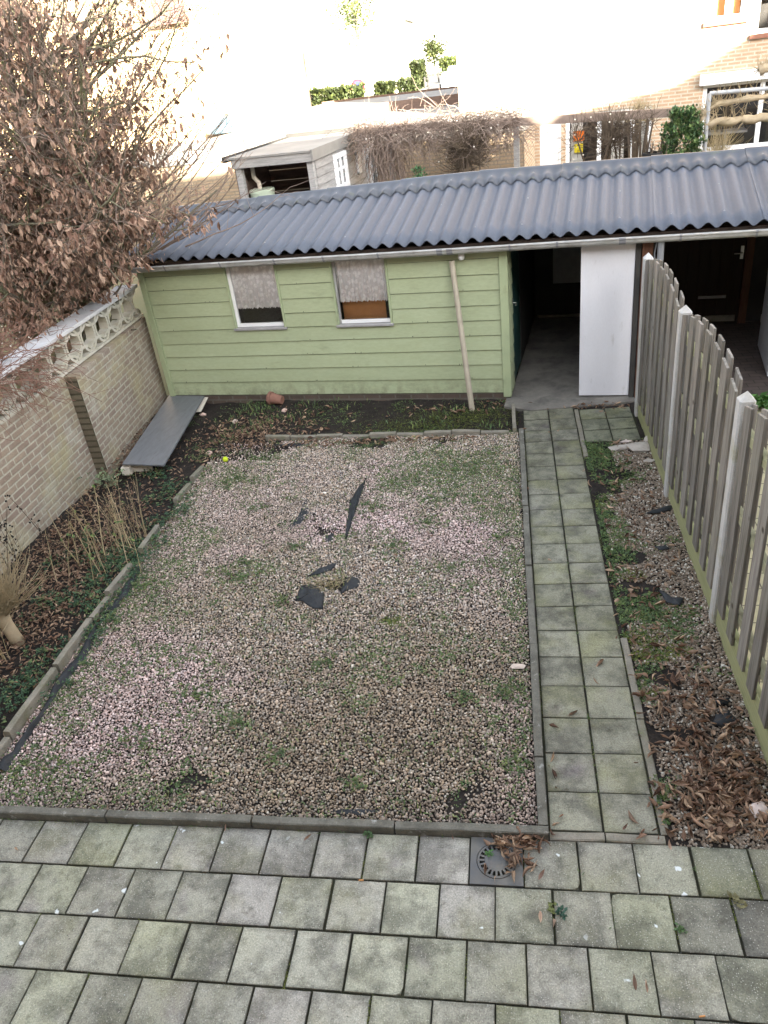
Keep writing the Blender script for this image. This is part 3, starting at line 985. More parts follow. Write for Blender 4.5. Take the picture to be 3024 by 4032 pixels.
gc = gc * (1 - browny[:, None] * .7) + .9 * brownc * browny[:, None] * .7
gc = gc * (1 - .38 * np.clip(1 - gy / .3, 0, 1) * (fbm(gx, gy, 3, 77) > .42))[:, None]
gc *= 1.22 * RNG.choice([.4, .72, 1.0, 1.2, 1.5], (gx.size, 1), p=[.16, .24, .3, .2, .1]) * RNG.uniform(.85, 1.15, (gx.size, 1))
gzv = -.012 + .012 * fbm(gx, gy, 2.5, 6) + RNG.uniform(-.004, .007, gx.size)
sz = RNG.uniform(.006, .0115, gx.size)
big = RNG.random(gx.size) < .03; sz = np.where(big, sz * 1.6, sz)
# the strip by the fence
n2 = 20000
sx = RNG.uniform(.38, 1.03, n2); sy = RNG.uniform(-.03, 5.05, n2)
dens = fbm(sx, sy, 1.6, 41) + .35 * (sx - .6)
k2 = (dens + .12 * (sy < 1.5) > .40) & ~((sy > 3.9) & (sx < .62))
sx, sy = sx[k2], sy[k2]
sc_ = np.where((RNG.random(sx.size) < .6)[:, None], np.array([.21, .165, .125]), np.where((RNG.random(sx.size) < .75)[:, None], np.array([.30, .25, .20]), np.array([.52, .5, .44]))) * RNG.uniform(.65, 1.2, (sx.size, 1))
szz = np.array([soilz(a, c) for a, c in zip(sx, sy)]) + RNG.uniform(.0, .01, sx.size)
P = np.concatenate([np.stack([gx, gy, gzv], -1), np.stack([sx, sy, szz], -1)])
kind(pebbles('gravel', P, np.concatenate([sz, RNG.uniform(.008, .013, sx.size)]), np.concatenate([gc, sc_]), M['stone']), 'stuff')

# ---- weeds and grass
def spots(n, x0, x1, y0, y1, f, thr):
    x = RNG.uniform(x0, x1, n); y = RNG.uniform(y0, y1, n)
    k = f(x, y) + RNG.normal(0, .07, n) > thr
    return x[k], y[k]


def hz(x, y):
    return np.array([soilz(a, b) for a, b in zip(x, y)])


wx, wy = spots(90000, -4.08, -.38, .05, 5.5, lambda x, y: .5 * fbm(x, y, 1.9, 51) + .5 * fbm(x, y, 6.0, 57) + .06 + .36 * bump_at(x, y, -1.1, 4.5, .8, .6) + .14 * bump_at(x, y, -3.4, 4.6, .8, .6) + .2 * bump_at(x, y, -3.85, 2.2, .4, 1.6) + .2 * bump_at(x, y, -3.7, .2, .4, .3) + .12 * bump_at(x, y, -.45, 2, .12, 3) + .1 * bump_at(x, y, -1.5, 3.2, .6, .4) - .1 * bump_at(x, y, -1.4, .5, .9, .6), .655)
A1 = rosettes(np.stack([wx, wy, hz(wx, wy) * 0 - .002], -1), 3, RNG.uniform(.007, .018, wx.size), pick(GREENS, wx.size))
# distinct rooted clumps
cl_ = []
for vx, vy, rr in [(525, 1215, .07), (510, 1250, .09), (470, 1235, .06), (610, 1300, .05), (850, 1180, .08), (930, 1130, .1), (290, 1600, .1), (120, 1660, .09), (60, 1645, .1), (800, 1100, .09), (640, 1180, .05), (1000, 1510, .06), (440, 985, .12), (390, 1130, .1), (590, 1640, .05), (880, 1040, .16), (960, 1080, .12), (1010, 1010, .15), (500, 1040, .1), (560, 1100, .06), (700, 1430, .05), (420, 1500, .06), (1080, 1160, .06), (1100, 1500, .07), (230, 1330, .1), (310, 1270, .12), (1110, 1650, .06), (770, 1690, .05), (520, 1560, .05)]:
    q = onz(vx, vy); k_ = int(700 * rr)
    cl_.append(np.stack([RNG.normal(q[0], rr, k_), RNG.normal(q[1], rr * .8, k_), RNG.uniform(0, .012, k_)], -1))
cl_ = np.concatenate(cl_)
A1b = rosettes(cl_, 5, RNG.uniform(.012, .024, len(cl_)), pick(GREENS, len(cl_)) * .8)
# beds and strip
wx, wy = spots(22000, .33, 1.0, .1, 5.1, lambda x, y: fbm(x, y, 2.3, 61) + .12 * np.clip((.62 - x) * 3, -1, 1) + .14 * bump_at(x, y, .5, 4.3, .25, .9) - .15 * bump_at(x, y, .8, .6, .5, .7), .60)
A2 = rosettes(np.stack([wx, wy, hz(wx, wy) + .004], -1), 5, RNG.uniform(.01, .02, wx.size), pick(GREENS, wx.size) * .9)
wx, wy = spots(7000, -5.2, -.5, 5.5, 7.0, lambda x, y: fbm(x, y, 1.8, 71) + .26 * bump_at(x, y, -3.9, 6.2, .6, .5) + .1 * bump_at(x, y, -1.5, 5.9, .8, .4) + .1 * bump_at(x, y, -4.3, 5.2, .5, .5), .66)
k_ = (RNG.random(wx.size) < .45) | ((wx < -3.3) & (wx > -4.3)); wx, wy = wx[k_], wy[k_]
A3 = blades(np.stack([wx, wy, hz(wx, wy)], -1), RNG.uniform(.03, .09, wx.size), pick(GREENS, wx.size))
wx, wy = spots(9000, -5.2, -.5, 5.4, 7.0, lambda x, y: fbm(x, y, 2.4, 75) + .1 * bump_at(x, y, -1.6, 5.8, .8, .4), .64)
A3b = rosettes(np.stack([wx, wy, hz(wx, wy)], -1), 4, RNG.uniform(.008, .018, wx.size), pick(GREENS, wx.size))
wx, wy = spots(9500, -5.1, -3.9, .3, 4.9, lambda x, y: fbm(x, y, 2.6, 81) + .32 * bump_at(x, y, -4.15, 2.3, .35, 1.0) + .3 * bump_at(x, y, -4.2, 3.4, .3, .5) + .06, .71)
A4 = rosettes(np.stack([wx, wy, hz(wx, wy) + RNG.uniform(.0, .07, wx.size)], -1), 5, RNG.uniform(.014, .028, wx.size), pick(np.array([(.04, .085, .045), (.055, .11, .05), (.03, .065, .035), (.11, .15, .06)]), wx.size))
# grass blades among the gravel
wx, wy = spots(16000, -4.05, -.38, .05, 5.45, lambda x, y: fbm(x, y, 2.9, 91), .57)
A5 = blades(np.stack([wx, wy, 0 * wx - .005], -1), RNG.uniform(.02, .055, wx.size), pick(GREENS, wx.size) * 1.15)
# tufts in the joints of patio and path
tx, ty = [], []
for k in range(120):
    if random.random() < .55:
        r_ = random.randint(0, 19); tx.append(random.choice([0, 0, 0, -.31, .31]) + random.gauss(0, .004)); ty.append(r_ * T + random.uniform(0, .3))
    elif random.random() < .5:
        tx.append(random.uniform(-3.9, -.35)); ty.append(-.037)
    else:
        i = random.randint(0, 4); off = -.457 + (0 if i % 2 == 0 else .146)
        tx.append(off + random.randint(-2, 5) * T); ty.append(-.035 - T * (i + random.random()))
tx, ty = np.repeat(tx, 5) + RNG.normal(0, .006, 600), np.repeat(ty, 5) + RNG.normal(0, .012, 600)
A6 = blades(np.stack([tx, ty, 0 * tx - .008], -1), RNG.uniform(.012, .035, tx.size), pick(GREENS, tx.size) * 1.1)
V, F, C = join(A1, A1b, A2, A3, A3b, A4, A5, A6)
kind(mass('weeds', V, F, M['weed'], C), 'stuff')

# ---- moss cushions: short dense tufts
mx, my = [], []
for cx, cy, rx, n in [(.48, 1.72, .10, 420), (.60, 1.55, .07, 260), (.44, 1.55, .07, 220), (.7, 1.6, .05, 120), (-1.45, 1.93, .06, 240), (.42, 1.15, .04, 90), (.36, 3.75, .12, 260), (-1.3, 5.75, .5, 2200), (-.9, 5.95, .3, 1200), (-1.9, 5.7, .4, 900), (.5, 2.55, .06, 150), (-2.2, 3.2, .09, 120)]:
    mx.append(RNG.normal(cx, rx, n)); my.append(RNG.normal(cy, rx * .55, n))
for k in range(20):
    y = random.uniform(.1, 6); mx.append(RNG.normal(random.choice([0, .31, -.31]), .008, 60)); my.append(RNG.normal(y, .07, 60))
for k in range(26):
    i = random.randint(0, 3); off = -.457 + (0 if i % 2 == 0 else .146)
    mx.append(RNG.normal(off + random.randint(-11, 4) * T, .005, 40)); my.append(RNG.normal(-.035 - T * (i + random.random()), .05, 40))
mx = np.concatenate(mx); my = np.concatenate(my)
zz = hz(mx, my) + .008
onpath = (np.abs(mx) < .34) | (my < 0)
zz = np.where(onpath, -.006, zz)
V, F, C = rosettes(np.stack([mx, my, zz], -1), 3, np.where(onpath, .005, .012) * RNG.uniform(.7, 1.3, mx.size), pick(MOSSY, mx.size) * np.where(my > 5, .55, .8)[:, None])
kind(mass('moss', V, F, M['weed'], C), 'stuff')

# ---- fallen leaves
lx, ly = [], []
def lsp(n, cx, cy, rx, ry):
    lx.append(RNG.normal(cx, rx, n)); ly.append(RNG.normal(cy, ry, n))
lsp(430, .74, .5, .18, .3); lsp(260, .66, .22, .2, .13); lsp(170, .62, 1.1, .18, .4); lsp(120, .55, 2.0, .18, .6); lsp(130, .6, 3.6, .2, .8)
lsp(55, -.46, -.06, .09, .03); lsp(36, -.5, -.16, .07, .06); lsp(16, -.27, .3, .02, .22); lsp(12, .28, .05, .06, .05)
lsp(2100, -4.75, 3.1, .32, .8); lsp(800, -4.7, 1.9, .3, .5); lsp(600, -5.3, 6.0, .12, .9); lsp(500, -5.25, 3.4, .15, .7); lsp(900, -3.75, 5.8, .4, .34); lsp(160, -4.25, 5.2, .4, .3); lsp(90, -3.2, 5.5, .5, .1); lsp(160, -2, 5.36, .8, .05); lsp(120, -4.0, 3.3, .15, .5); lsp(70, -1, 6.2, .5, .12); lsp(170, -2.2, 2.5, 1.1, 1.5); lsp(60, .6, 6.0, .3, .08); lsp(50, -4.4, .9, .3, .5)
lx = np.concatenate(lx); ly = np.concatenate(ly)
k = (lx > -5.45) & (lx < .99) & (ly < 7.2 - .128 * (lx + 5.4) - .1) & ~((ly < 0) & (lx > -.2)) & (ly > -.33) & ~((np.abs(lx) < .31) & (ly > 0) & (RNG.random(lx.size) < .7))
lx, ly = lx[k], ly[k]
n = lx.size
dense = (lx > .3) & (ly < 1.4)
lz = np.where(ly < 0, .016, np.maximum(hz(lx, ly), -.03) + .014) + np.abs(RNG.normal(0, .012, n)) + np.where(dense, RNG.uniform(0, .035, n), 0)
L = np.where(lx < -3.2, RNG.uniform(.03, .065, n), RNG.choice([.04, .058, .075, .095], n, p=[.2, .3, .32, .18]) * RNG.uniform(.85, 1.15, n))
gravel_bits = (lx > -4.0) & (lx < -.4) & (ly < 5.2) & (ly > 0)
L = np.where(gravel_bits, L * .55, L)
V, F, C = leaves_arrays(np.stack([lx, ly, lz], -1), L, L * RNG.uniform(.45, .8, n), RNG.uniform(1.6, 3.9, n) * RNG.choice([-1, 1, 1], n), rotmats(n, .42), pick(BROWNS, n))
# crumbs of broken leaf between the whole ones
m2_ = 1300
i_ = RNG.integers(0, n, m2_)
cx_, cy_ = lx[i_] + RNG.normal(0, .06, m2_), ly[i_] + RNG.normal(0, .06, m2_)
ok_ = (cy_ > .02) & (cx_ < 1.02) & (cx_ > -5.45) & ~((cx_ > -.31) & (cx_ < .31))
cx_, cy_ = cx_[ok_], cy_[ok_]
A_ = quads_leafy(np.stack([cx_, cy_, np.maximum(hz(cx_, cy_), -.02) + RNG.uniform(.006, .02, cx_.size)], -1), RNG.uniform(.012, .03, cx_.size), rotmats(cx_.size, .4), pick(BROWNS, cx_.size))
V, F, C = join((V, F, C), A_)
kind(mass('fallen_leaves', V, F, M['leaf'], C), 'stuff')

# single leaves lying on the patio
places = [(.62 - 1.0, -.50, .07), (-.31, -.53, .06), (-.36, -.27, .07), (.88, -.24, .06), (.20, -.005, .085), (.12, .05, .06), (.34, -.055, .06), (-1.72, -.10, .06), (.05, -.80, .075), (.10, -.82, .06), (-.86, -.06, .04), (-2.25, -.055, .045)]
lab = ['curled tan leaf on a pale tile left of the dark-stained tile', 'dark crinkled leaf beside a tan leaf on the pale tile', 'broken brown leaf lying below the drain cover', 'thin red-brown leaf on the darkest patio tile by the fence', 'plump rolled leaf on the flush edging at the foot of the path',
       'small pale leaf at the middle joint of the path foot', 'rolled leaf at the corner where path meets fence strip', 'narrow orange-brown leaf below the long edging slab, on a mossy tile', 'long curled leaf on the patio, in the third tile row below the path', 'dark shrivelled leaf touching a long curled leaf in the third tile row',
       'tiny leaf caught against the edging left of the drain', 'tiny twisted leaf under the edging slab, far left of the drain']
for (x, y, s_), lb in zip(places, lab):
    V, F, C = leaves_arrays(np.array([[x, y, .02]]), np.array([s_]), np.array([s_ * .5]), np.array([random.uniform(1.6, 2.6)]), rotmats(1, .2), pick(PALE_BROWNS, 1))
    o = mass('dry_leaf', V - np.array([x, y, 0]), F, M['leaf'], C, smooth=True)
    o.location = (x, y, 0)
    tag(o, lb, 'leaf', 'dry leaves on the patio')
for (x, y, a, lb) in [(-1.36, -.345, .1, 'orange cigarette end in the joint below the first row of tiles'), (.33, -.93, .2, 'orange cigarette end in a joint in the lower patio')]:
    b = MB(); d_ = np.array([math.cos(a), math.sin(a), 0]) * .014
    b.tube([np.array([x, y, .006]) - d_, np.array([x, y, .006]) + d_], .004, 8)
    tag(b.build('cigarette_end', M['orange_board']), lb, 'cigarette end', 'cigarette ends on the patio')

# ---- pale bits scattered in the strip and gravel: single stones
def rock(name, x, y, s_, mt, label, group=None, sq=(1, .8, .6), z=None, cat='stone'):
    b = MB(); v, f = ico()
    random_r = np.random.default_rng(int(abs(x * 977 + y * 131)) + 5)
    vv = v * (1 + random_r.uniform(-.22, .22, (12, 1))) * np.array(sq) * s_
    if True:
        vv = v * (1 + random_r.uniform(-.38, .38, (12, 1))) * np.array(sq) * s_
    # one subdivision with jitter
    idx = {}; V2 = [tuple(p) for p in vv]; F2 = []
    def mid(a, c):
        k_ = (min(a, c), max(a, c))
        if k_ not in idx:
            p = (np.array(V2[a]) + np.array(V2[c])) / 2 * (1.02 + random_r.uniform(-.06, .06)); V2.append(tuple(p)); idx[k_] = len(V2) - 1
        return idx[k_]
    for a, c, d in f:
        ab, bc, ca = mid(a, c), mid(c, d), mid(d, a)
        F2 += [(a, ab, ca), (c, bc, ab), (d, ca, bc), (ab, bc, ca)]
    z = soilz(x, y) + s_ * sq[2] * .55 if z is None else z
    b.add([np.array(p) + np.array([x, y, z]) for p in V2], F2)
    return tag(b.build(name, mt), label, cat, group)


p = onz(614, 887); rock('stone', p[0], p[1], .05, M['pink_stone'], 'pinkish stone in front of the terracotta pot by the shed', 'loose stones by the shed')
p = onz(507, 910); rock('stone', p[0], p[1], .05, M['pale_stone'], 'cream stone among grass and dead leaves left of the terracotta pot', 'loose stones by the shed')
p = onz(437, 890); rock('stone', p[0], p[1], .055, M['pink_stone'], 'pink stone beside the top of the grey board', 'loose stones by the shed', (1.2, .7, .5))
p = onz(451, 975); rock('stone', p[0], p[1], .05, M['pink_stone'], 'rosy stone near the yellow ball', 'loose stones by the shed')
p = onz(1640, 1753); rock('stone', p[0], p[1], .06, M['white_stone'], 'white quartz lump among the leaf litter below the fence', None, (1, .9, .8))
p = onz(1118, 1442); rock('stone', p[0], p[1], .05, M['pale_stone'], 'flat cream stone in the gravel against the path edging', None, (1.2, .5, .25), .015)
p = onz(1005, 1355 + 115); 
for (vx, vy, s_, sq, lb) in [(1340, 965, .105, (1.3, .8, .28), 'flat pale slab fragment left of the larger rubble piece by the fence'), (1380, 965, .125, (1.2, .85, .45), 'largest whitish rubble block against the fence foot'), (1352, 950, .07, (1.2, .5, .3), 'small white sliver behind the flat slab fragment'), (1405, 950, .09, (1, .7, .5), 'grey rubble chunk behind the largest whitish block'), (1400, 997, .06, (1.3, .5, .35), 'narrow pale chip in the strip below the rubble')]:
    p = onz(vx, vy); rock('rubble', p[0], p[1], s_, M['white_stone'] if 'sliver' in lb else M['slab_stone'], lb, 'broken rubble by the fence', sq, cat='rubble')

# terracotta pot lying on its side
p = onz(598, 872)
b = MB()
ax = np.array([-.95, .25, .12]); ax /= np.linalg.norm(ax); e1 = np.cross(ax, [0, 0, 1]); e1 /= np.linalg.norm(e1); e2 = np.cross(ax, e1)
fr = lambda q: np.array([p[0], p[1], .07]) + (e1 * q[0] + e2 * q[1] + ax * q[2]) * .78
b.lathe([(0, -.13), (.075, -.13), (.085, -.06), (.1, .05), (.103, .08), (.118, .08), (.12, .13), (.105, .13), (.095, .05), (.07, -.11), (0, -.115)], None, 22, fr)
tag(b.build('flower_pot', M['terracotta'], smooth=False), 'terracotta flower pot lying on its side under the shed wall', 'flower pot')

# yellow ball
p = onz(488, 997)
b = MB()
b.lathe([(.034 * math.sin(math.pi * i / 14), .03 - .034 * math.cos(math.pi * i / 14)) for i in range(15)], (p[0], p[1], 0), 20)
o = b.build('tennis_ball', M['ball'], smooth=True); tag(o, 'bright yellow tennis ball beside the gravel', 'ball')

# grey board lying on the bed
bd = [onz(265, 1005, .1), onz(355, 1008, .1), onz(442, 858, .05), onz(367, 855, .05)]
b = MB()
vs = [tuple(q) for q in bd] + [(q[0], q[1], q[2] + .022) for q in bd]
b.add(vs, [(3, 2, 1, 0), (4, 5, 6, 7), (0, 1, 5, 4), (1, 2, 6, 5), (2, 3, 7, 6), (3, 0, 4, 7)])
tag(b.build('board', M['board'], bevel=.003), 'long grey wooden board lying on the bed beside the brick wall', 'board')
b = MB(); q0 = onz(425, 862, .0); q1 = onz(452, 862, .0); q2 = onz(428, 893, .0)
b.add([(q0[0], q0[1], .04), (q1[0], q1[1], .045), (q2[0] + .05, q2[1], .03), (q2[0] - .03, q2[1], .03), (q0[0], q0[1], .03), (q1[0], q1[1], .035), (q2[0] + .05, q2[1], .02), (q2[0] - .03, q2[1], .02)], [(0, 3, 2, 1), (4, 5, 6, 7), (0, 1, 5, 4), (1, 2, 6, 5), (2, 3, 7, 6), (3, 0, 4, 7)])
tag(b.build('panel', M['ivory']), 'white plastic panel poking out from under the grey board', 'panel')
b = MB(); q = onz(272, 1022)
for k in range(4):
    b.box(q[0] - .05, q[0] + .06, q[1] - .0 + k * .018, q[1] + .014 + k * .018, -.03, .07)
b.box(q[0] - .06, q[0] + .3, q[1] + .09, q[1] + .12, -.03, .085)
tag(b.build('wooden_block', M['ivory']), 'pale slatted wooden block propping up the near end of the board', 'block')

# ---- torn weed-control fabric
def cloth(name, outline, label, zlift=.01, wrinkle=.02, group='torn pieces of black weed fabric', ridge=None, n=14):
    """thin crumpled cloth filling a measured outline on the ground"""
    pts = np.array([onz(*q)[:2] for q in outline])
    c = pts.mean(0)
    rings = 5
    vs, fs = [], []
    dens = []
    for i in range(len(pts)):
        a, b_ = pts[i], pts[(i + 1) % len(pts)]
        for k in range(4):
            dens.append(a + (b_ - a) * k / 4 + RNG.normal(0, .006, 2))
    dens = np.array(dens); m_ = len(dens)
    ph = RNG.uniform(0, 6, 3)
    dirn = RNG.uniform(0, 3.14)
    for r_ in range(rings + 1):
        t = r_ / rings
        for q in dens:
            w_ = c + (q - c) * t
            s_ = (w_[0] * math.cos(dirn) + w_[1] * math.sin(dirn))
            z = zlift * .5 + .55 * wrinkle * (.5 + .5 * math.sin(s_ * 55 + ph[0] + 2.0 * math.sin(w_[1] * 14 + ph[1]))) * (1 - .75 * t ** 3) + (0.006 * (1 - t)) - .007 * t ** 2
            vs.append((w_[0], w_[1], z))
    for r_ in range(rings):
        for k in range(m_):
            k2 = (k + 1) % m_
            fs.append((r_ * m_ + k, (r_ + 1) * m_ + k, (r_ + 1) * m_ + k2, r_ * m_ + k2))
    b = MB(); b.add(vs, fs)
    o = b.build(name, M['fabric'], smooth=True)
    so_ = o.modifiers.new('thick', 'SOLIDIFY'); so_.thickness = .002
    return tag(o, label, 'weed fabric', group)


cloth('weed_fabric', [(794, 1030), (783, 1060), (770, 1100), (758, 1140), (745, 1168), (747, 1130), (756, 1085), (772, 1055)], 'long narrow tear of black fabric standing out of the gravel', .012, .03)
cloth('weed_fabric', [(636, 1298), (650, 1268), (668, 1262), (690, 1270), (700, 1285), (697, 1318), (670, 1312), (650, 1300)], 'largest black fabric flap folded over beside the bare hole in the gravel', .015, .04)
cloth('weed_fabric', [(735, 1285), (742, 1262), (757, 1243), (778, 1252), (775, 1268), (752, 1276)], 'black fabric flap on the right of the bare hole in the gravel', .015, .03)
cloth('weed_fabric', [(665, 1245), (690, 1228), (728, 1216), (722, 1228), (695, 1240)], 'thin black fabric fold behind the bare hole in the gravel', .015, .03)
cloth('weed_fabric', [(645, 1108), (658, 1092), (657, 1068), (662, 1068), (665, 1090), (680, 1106), (662, 1112), (648, 1136), (626, 1146), (614, 1156), (610, 1150), (640, 1128)], 'ragged dark fabric patch showing through the gravel left of the long tear', -.012, .012)
cloth('weed_fabric', [(700, 1160), (722, 1150), (718, 1168), (704, 1172)], 'small dark fabric scrap among pink gravel', .002, .008)
# rolled edge along the bed, in one long strip
pts = [(0, 1668), (32, 1625), (80, 1562), (130, 1478), (180, 1412), (212, 1352), (240, 1318), (270, 1278), (292, 1245), (305, 1225)]
b = MB()
cl = [onz(*q) for q in pts]
cl2 = []
for i in range(len(cl) - 1):
    for k in range(5):
        t = k / 5; cl2.append(cl[i] * (1 - t) + cl[i + 1] * t + np.array([random.gauss(0, .006), 0, .0]))
b.add([], [])
vs, fs = [], []
prof = [(-.03, .0), (-.024, .03), (-.005, .042), (.014, .034), (.028, .012), (.04, .002)]
for i, q in enumerate(cl2):
    h = .8 + .35 * math.sin(i * .9) + random.uniform(-.15, .15)
    for px, pz in prof:
        vs.append((q[0] + px * (.8 + .35 * math.sin(i * .37 + 1)), q[1], max(.0, pz * h)))
npf = len(prof)
for i in range(len(cl2) - 1):
    for k in range(npf - 1):
        fs.append((i * npf + k, (i + 1) * npf + k, (i + 1) * npf + k + 1, i * npf + k + 1))
b.add(vs, fs)
o = b.build('weed_fabric', M['fabric'], smooth=True)
tag(o, 'long rolled strip of black fabric running beside the shrub bed edging', 'weed fabric', 'torn pieces of black weed fabric')
cloth('weed_fabric', [(580, 962), (640, 956), (690, 957), (640, 965)], 'dark fabric sliver in front of the shed bed edging', .003, .01)
0 and cloth('weed_fabric', [(1055, 1742), (1020, 1720), (950, 1700), (925, 1715), (960, 1745), (1010, 1755)], 'dark fabric patch showing through gravel above the drain', -.004, .004)
cloth('weed_fabric', [(690, 1752), (770, 1745), (850, 1752), (760, 1758)], 'dark fabric strip under the gravel edge at the middle of the patio', .0, .004)
cloth('weed_fabric', [(1538, 1570), (1545, 1545), (1575, 1537), (1592, 1560), (1570, 1575)], 'bulging black fabric lump among leaf litter by the fence', .02, .05)
cloth('weed_fabric', [(1537, 1525), (1550, 1512), (1580, 1508), (1570, 1522)], 'black fabric scrap just behind the bulging fabric lump by the fence', .01, .02)
cloth('weed_fabric', [(1395, 1108), (1425, 1098), (1458, 1088), (1455, 1100), (1420, 1108)], 'flat black fabric strip at the foot of the middle fence post', .01, .02)
cloth('weed_fabric', [(1420, 1270), (1440, 1285), (1465, 1300), (1478, 1292), (1470, 1310), (1440, 1300)], 'crooked grey-black fabric piece in the middle of the fence strip', .006, .015)
cloth('weed_fabric', [(1415, 1180), (1440, 1175), (1448, 1186), (1425, 1188)], 'small dull fabric patch in the fence strip behind the crooked piece', .006, .01)
# straw heap in the hole
b = Twigs(); q = onz(712, 1262)
for k in range(70):
    d_ = rdir(-.05, .25); st = q + np.array([random.gauss(0, .09), random.gauss(0, .05), .02])
    b.grow(st, d_, random.uniform(.05, .16), .0022, 2, .25, sides=3)
tag(b.mb.build('straw_tuft', M['straw']), 'tuft of dry straw in the bare hole between the fabric flaps', 'straw')

# ================================================================== GARDEN SHED
sh = thing('garden_shed', S(0, 0, 0), 'long low shed with green boarded wall, two curtained windows and corrugated roof', 'shed')
EX0, EX1 = .0, 9.6           # extent along the front
DEEP = 3.4


def boards(mb, u0, u1, z0, z1, n, fr=S, w0=0.0, flip=1):
    h = (z1 - z0) / n
    for i in range(n):
        a = z0 + i * h; b_ = a + h
        bo, to = .022, .007
        e0, e1 = u0 + random.uniform(0, .003), u1 - random.uniform(0, .003)
        sag = random.uniform(-.002, .002)
        a += .009
        vs = [fr(e0, w0 - bo * flip, a + sag), fr(e1, w0 - bo * flip, a - sag), fr(e1, w0 - to * flip, b_), fr(e0, w0 - to * flip, b_),
              fr(e0, w0 - .0 * flip, a + sag), fr(e1, w0 - .0 * flip, a - sag), fr(e1, w0, b_), fr(e0, w0, b_)]
        mb.add(vs, [(0, 1, 2, 3), (4, 5, 1, 0), (1, 5, 6, 2), (4, 0, 3, 7), (3, 2, 6, 7)])


W1, W2 = (1.27, 2.02), (2.74, 3.49)
ZS = 1.035
b = MB()
boards(b, .08, 4.865, .075, ZS - .006, 5)
for u0, u1 in ((.08, W1[0]), (W1[1], W2[0]), (W2[1], 4.865)):
    boards(b, u0, u1, ZS - .006, 1.965, 5)
# nail heads with short rusty drips, here and there along the board edges
for _ in range(46):
    u = random.choice([.35, 1.0, 1.65, 2.3, 2.95, 3.75, 4.4]) + random.gauss(0, .05)
    k_ = random.randint(0, 9)
    zb_ = (.075 + (ZS - .081) / 5 * k_ if k_ < 5 else ZS - .006 + (1.965 - ZS) / 5 * (k_ - 5)) + .022
    if k_ >= 5 and (W1[0] - .05 < u < W1[1] + .05 or W2[0] - .05 < u < W2[1] + .05):
        continue
    ln_ = random.choice([.006, .006, .008, .016])
    b.box(u, u + .007, -.0235, -.0195, zb_ - ln_, zb_ + .004, S, mi=1)
b.build('siding', [M['green_paint'], M['dark_wall']], sh)
# structure behind the boards
b = MB()
b.box(.0, 4.95, .001, .07, .06, ZS - .02, S)
for u0, u1 in ((.0, W1[0] + .0), (W1[1], W2[0]), (W2[1], 4.95)):
    b.box(u0, u1, .001, .07, ZS - .02, 1.97, S)
b.build('front_wall', M['dark_wall'], sh)
b = MB()
b.box(.0, .08, -.04, .06, .03, 1.95, S)
b.build('corner_trim', M['green_trim'], sh, bevel=.004)
b = MB()
b.box(4.865, 4.965, -.042, .075, .03, 1.95, S)
b.build('corner_trim', M['green_trim'], sh, bevel=.004)
b = MB()
b.box(.05, 4.95, -.004, .08, -.15, .075, S)
b.build('plinth', M['plinth'], sh)
for u0, u1 in (W1, W2):
    first = u0 == W1[0]
    b = MB()                               # green jamb boards
    b.box(u0, u0 + .022, -.03, .07, ZS - .02, 1.95, S)
    b.build('window_jamb', M['green_trim'], sh, bevel=.003)
    b = MB()
    b.box(u1 - .028, u1, -.03, .07, ZS - .02, 1.95, S)
    b.build('window_jamb', M['green_trim'], sh, bevel=.003)
    b = MB()
    f0, f1, z0 = u0 + .022, u1 - .028, ZS + .012
    t = .045 if first else .03
    b.box(f0, f0 + t, .02, .06, z0, 1.95, S)
    b.box(f1 - .012, f1, .02, .06, z0, 1.95, S)
    b.box(f0 + t, f1 - .012, .02, .06, z0, z0 + .045, S)
    b.box(f0 + t, f1 - .012, .02, .06, 1.90, 1.95, S)
    win = b.build('window', M['white_paint'] if first else M['grey_sill'], sh, bevel=.003)
    b = MB(); b.box(f0 + .01, f1 - .01, .036, .042, z0 + .02, 1.93, S); b.build('pane', M['glass'], win)
    b = MB(); b.box(u0 - .01, u1 + .01, -.045, .03, ZS - .02, ZS + .010, S); b.build('sill', M['grey_sill'], win, bevel=.004)
    if not first:
        b = MB(); b.box(f0 + .03, f1 - .012, .012, .0195, z0 + .004, z0 + .05, S); b.build('bottom_rail', M['white_paint'], win)
    # pleated net curtain
    b = MB(); nu, nz = 90, 6
    zb = 1.285 if first else 1.315
    for i in range(nu + 1):
        u = f0 + .01 + (f1 - f0 - .02) * i / nu
        for j in range(nz + 1):
            z = zb + (1.95 - zb) * j / nz
            wv = .068 + .016 * math.sin(i * .72 + .6 * math.sin(i * .21)) * (1.05 - .5 * j / nz)
            b.v.append(tuple(S(u, wv, z + .008 * math.sin(i * 1.3) * (j == 0)))); b.c.append((1, 1, 1))
    for i in range(nu):
        for j in range(nz):
            q = i * (nz + 1) + j
            b.f.append([q, q + nz + 1, q + nz + 2, q + 1]); b.m.append(0)
    b.build('curtain', M['lace'], win, smooth=True)
    b = MB()
    if first:
        b.box(f0 - .02, f1 + .02, .30, .32, .9, 1.95, S); b.build('backing', M['iron_dark'], win)
    else:
        b.box(f0 + .02, f1 - .10, .17, .185, .9, 1.45, S); b.build('board', M['orange_board'], win)
b = MB()
b.box(W2[0] - .1, W2[1] + .1, .8, .82, .8, 1.97, S)
b.build('inner_panel', M['dark_wall'], sh)

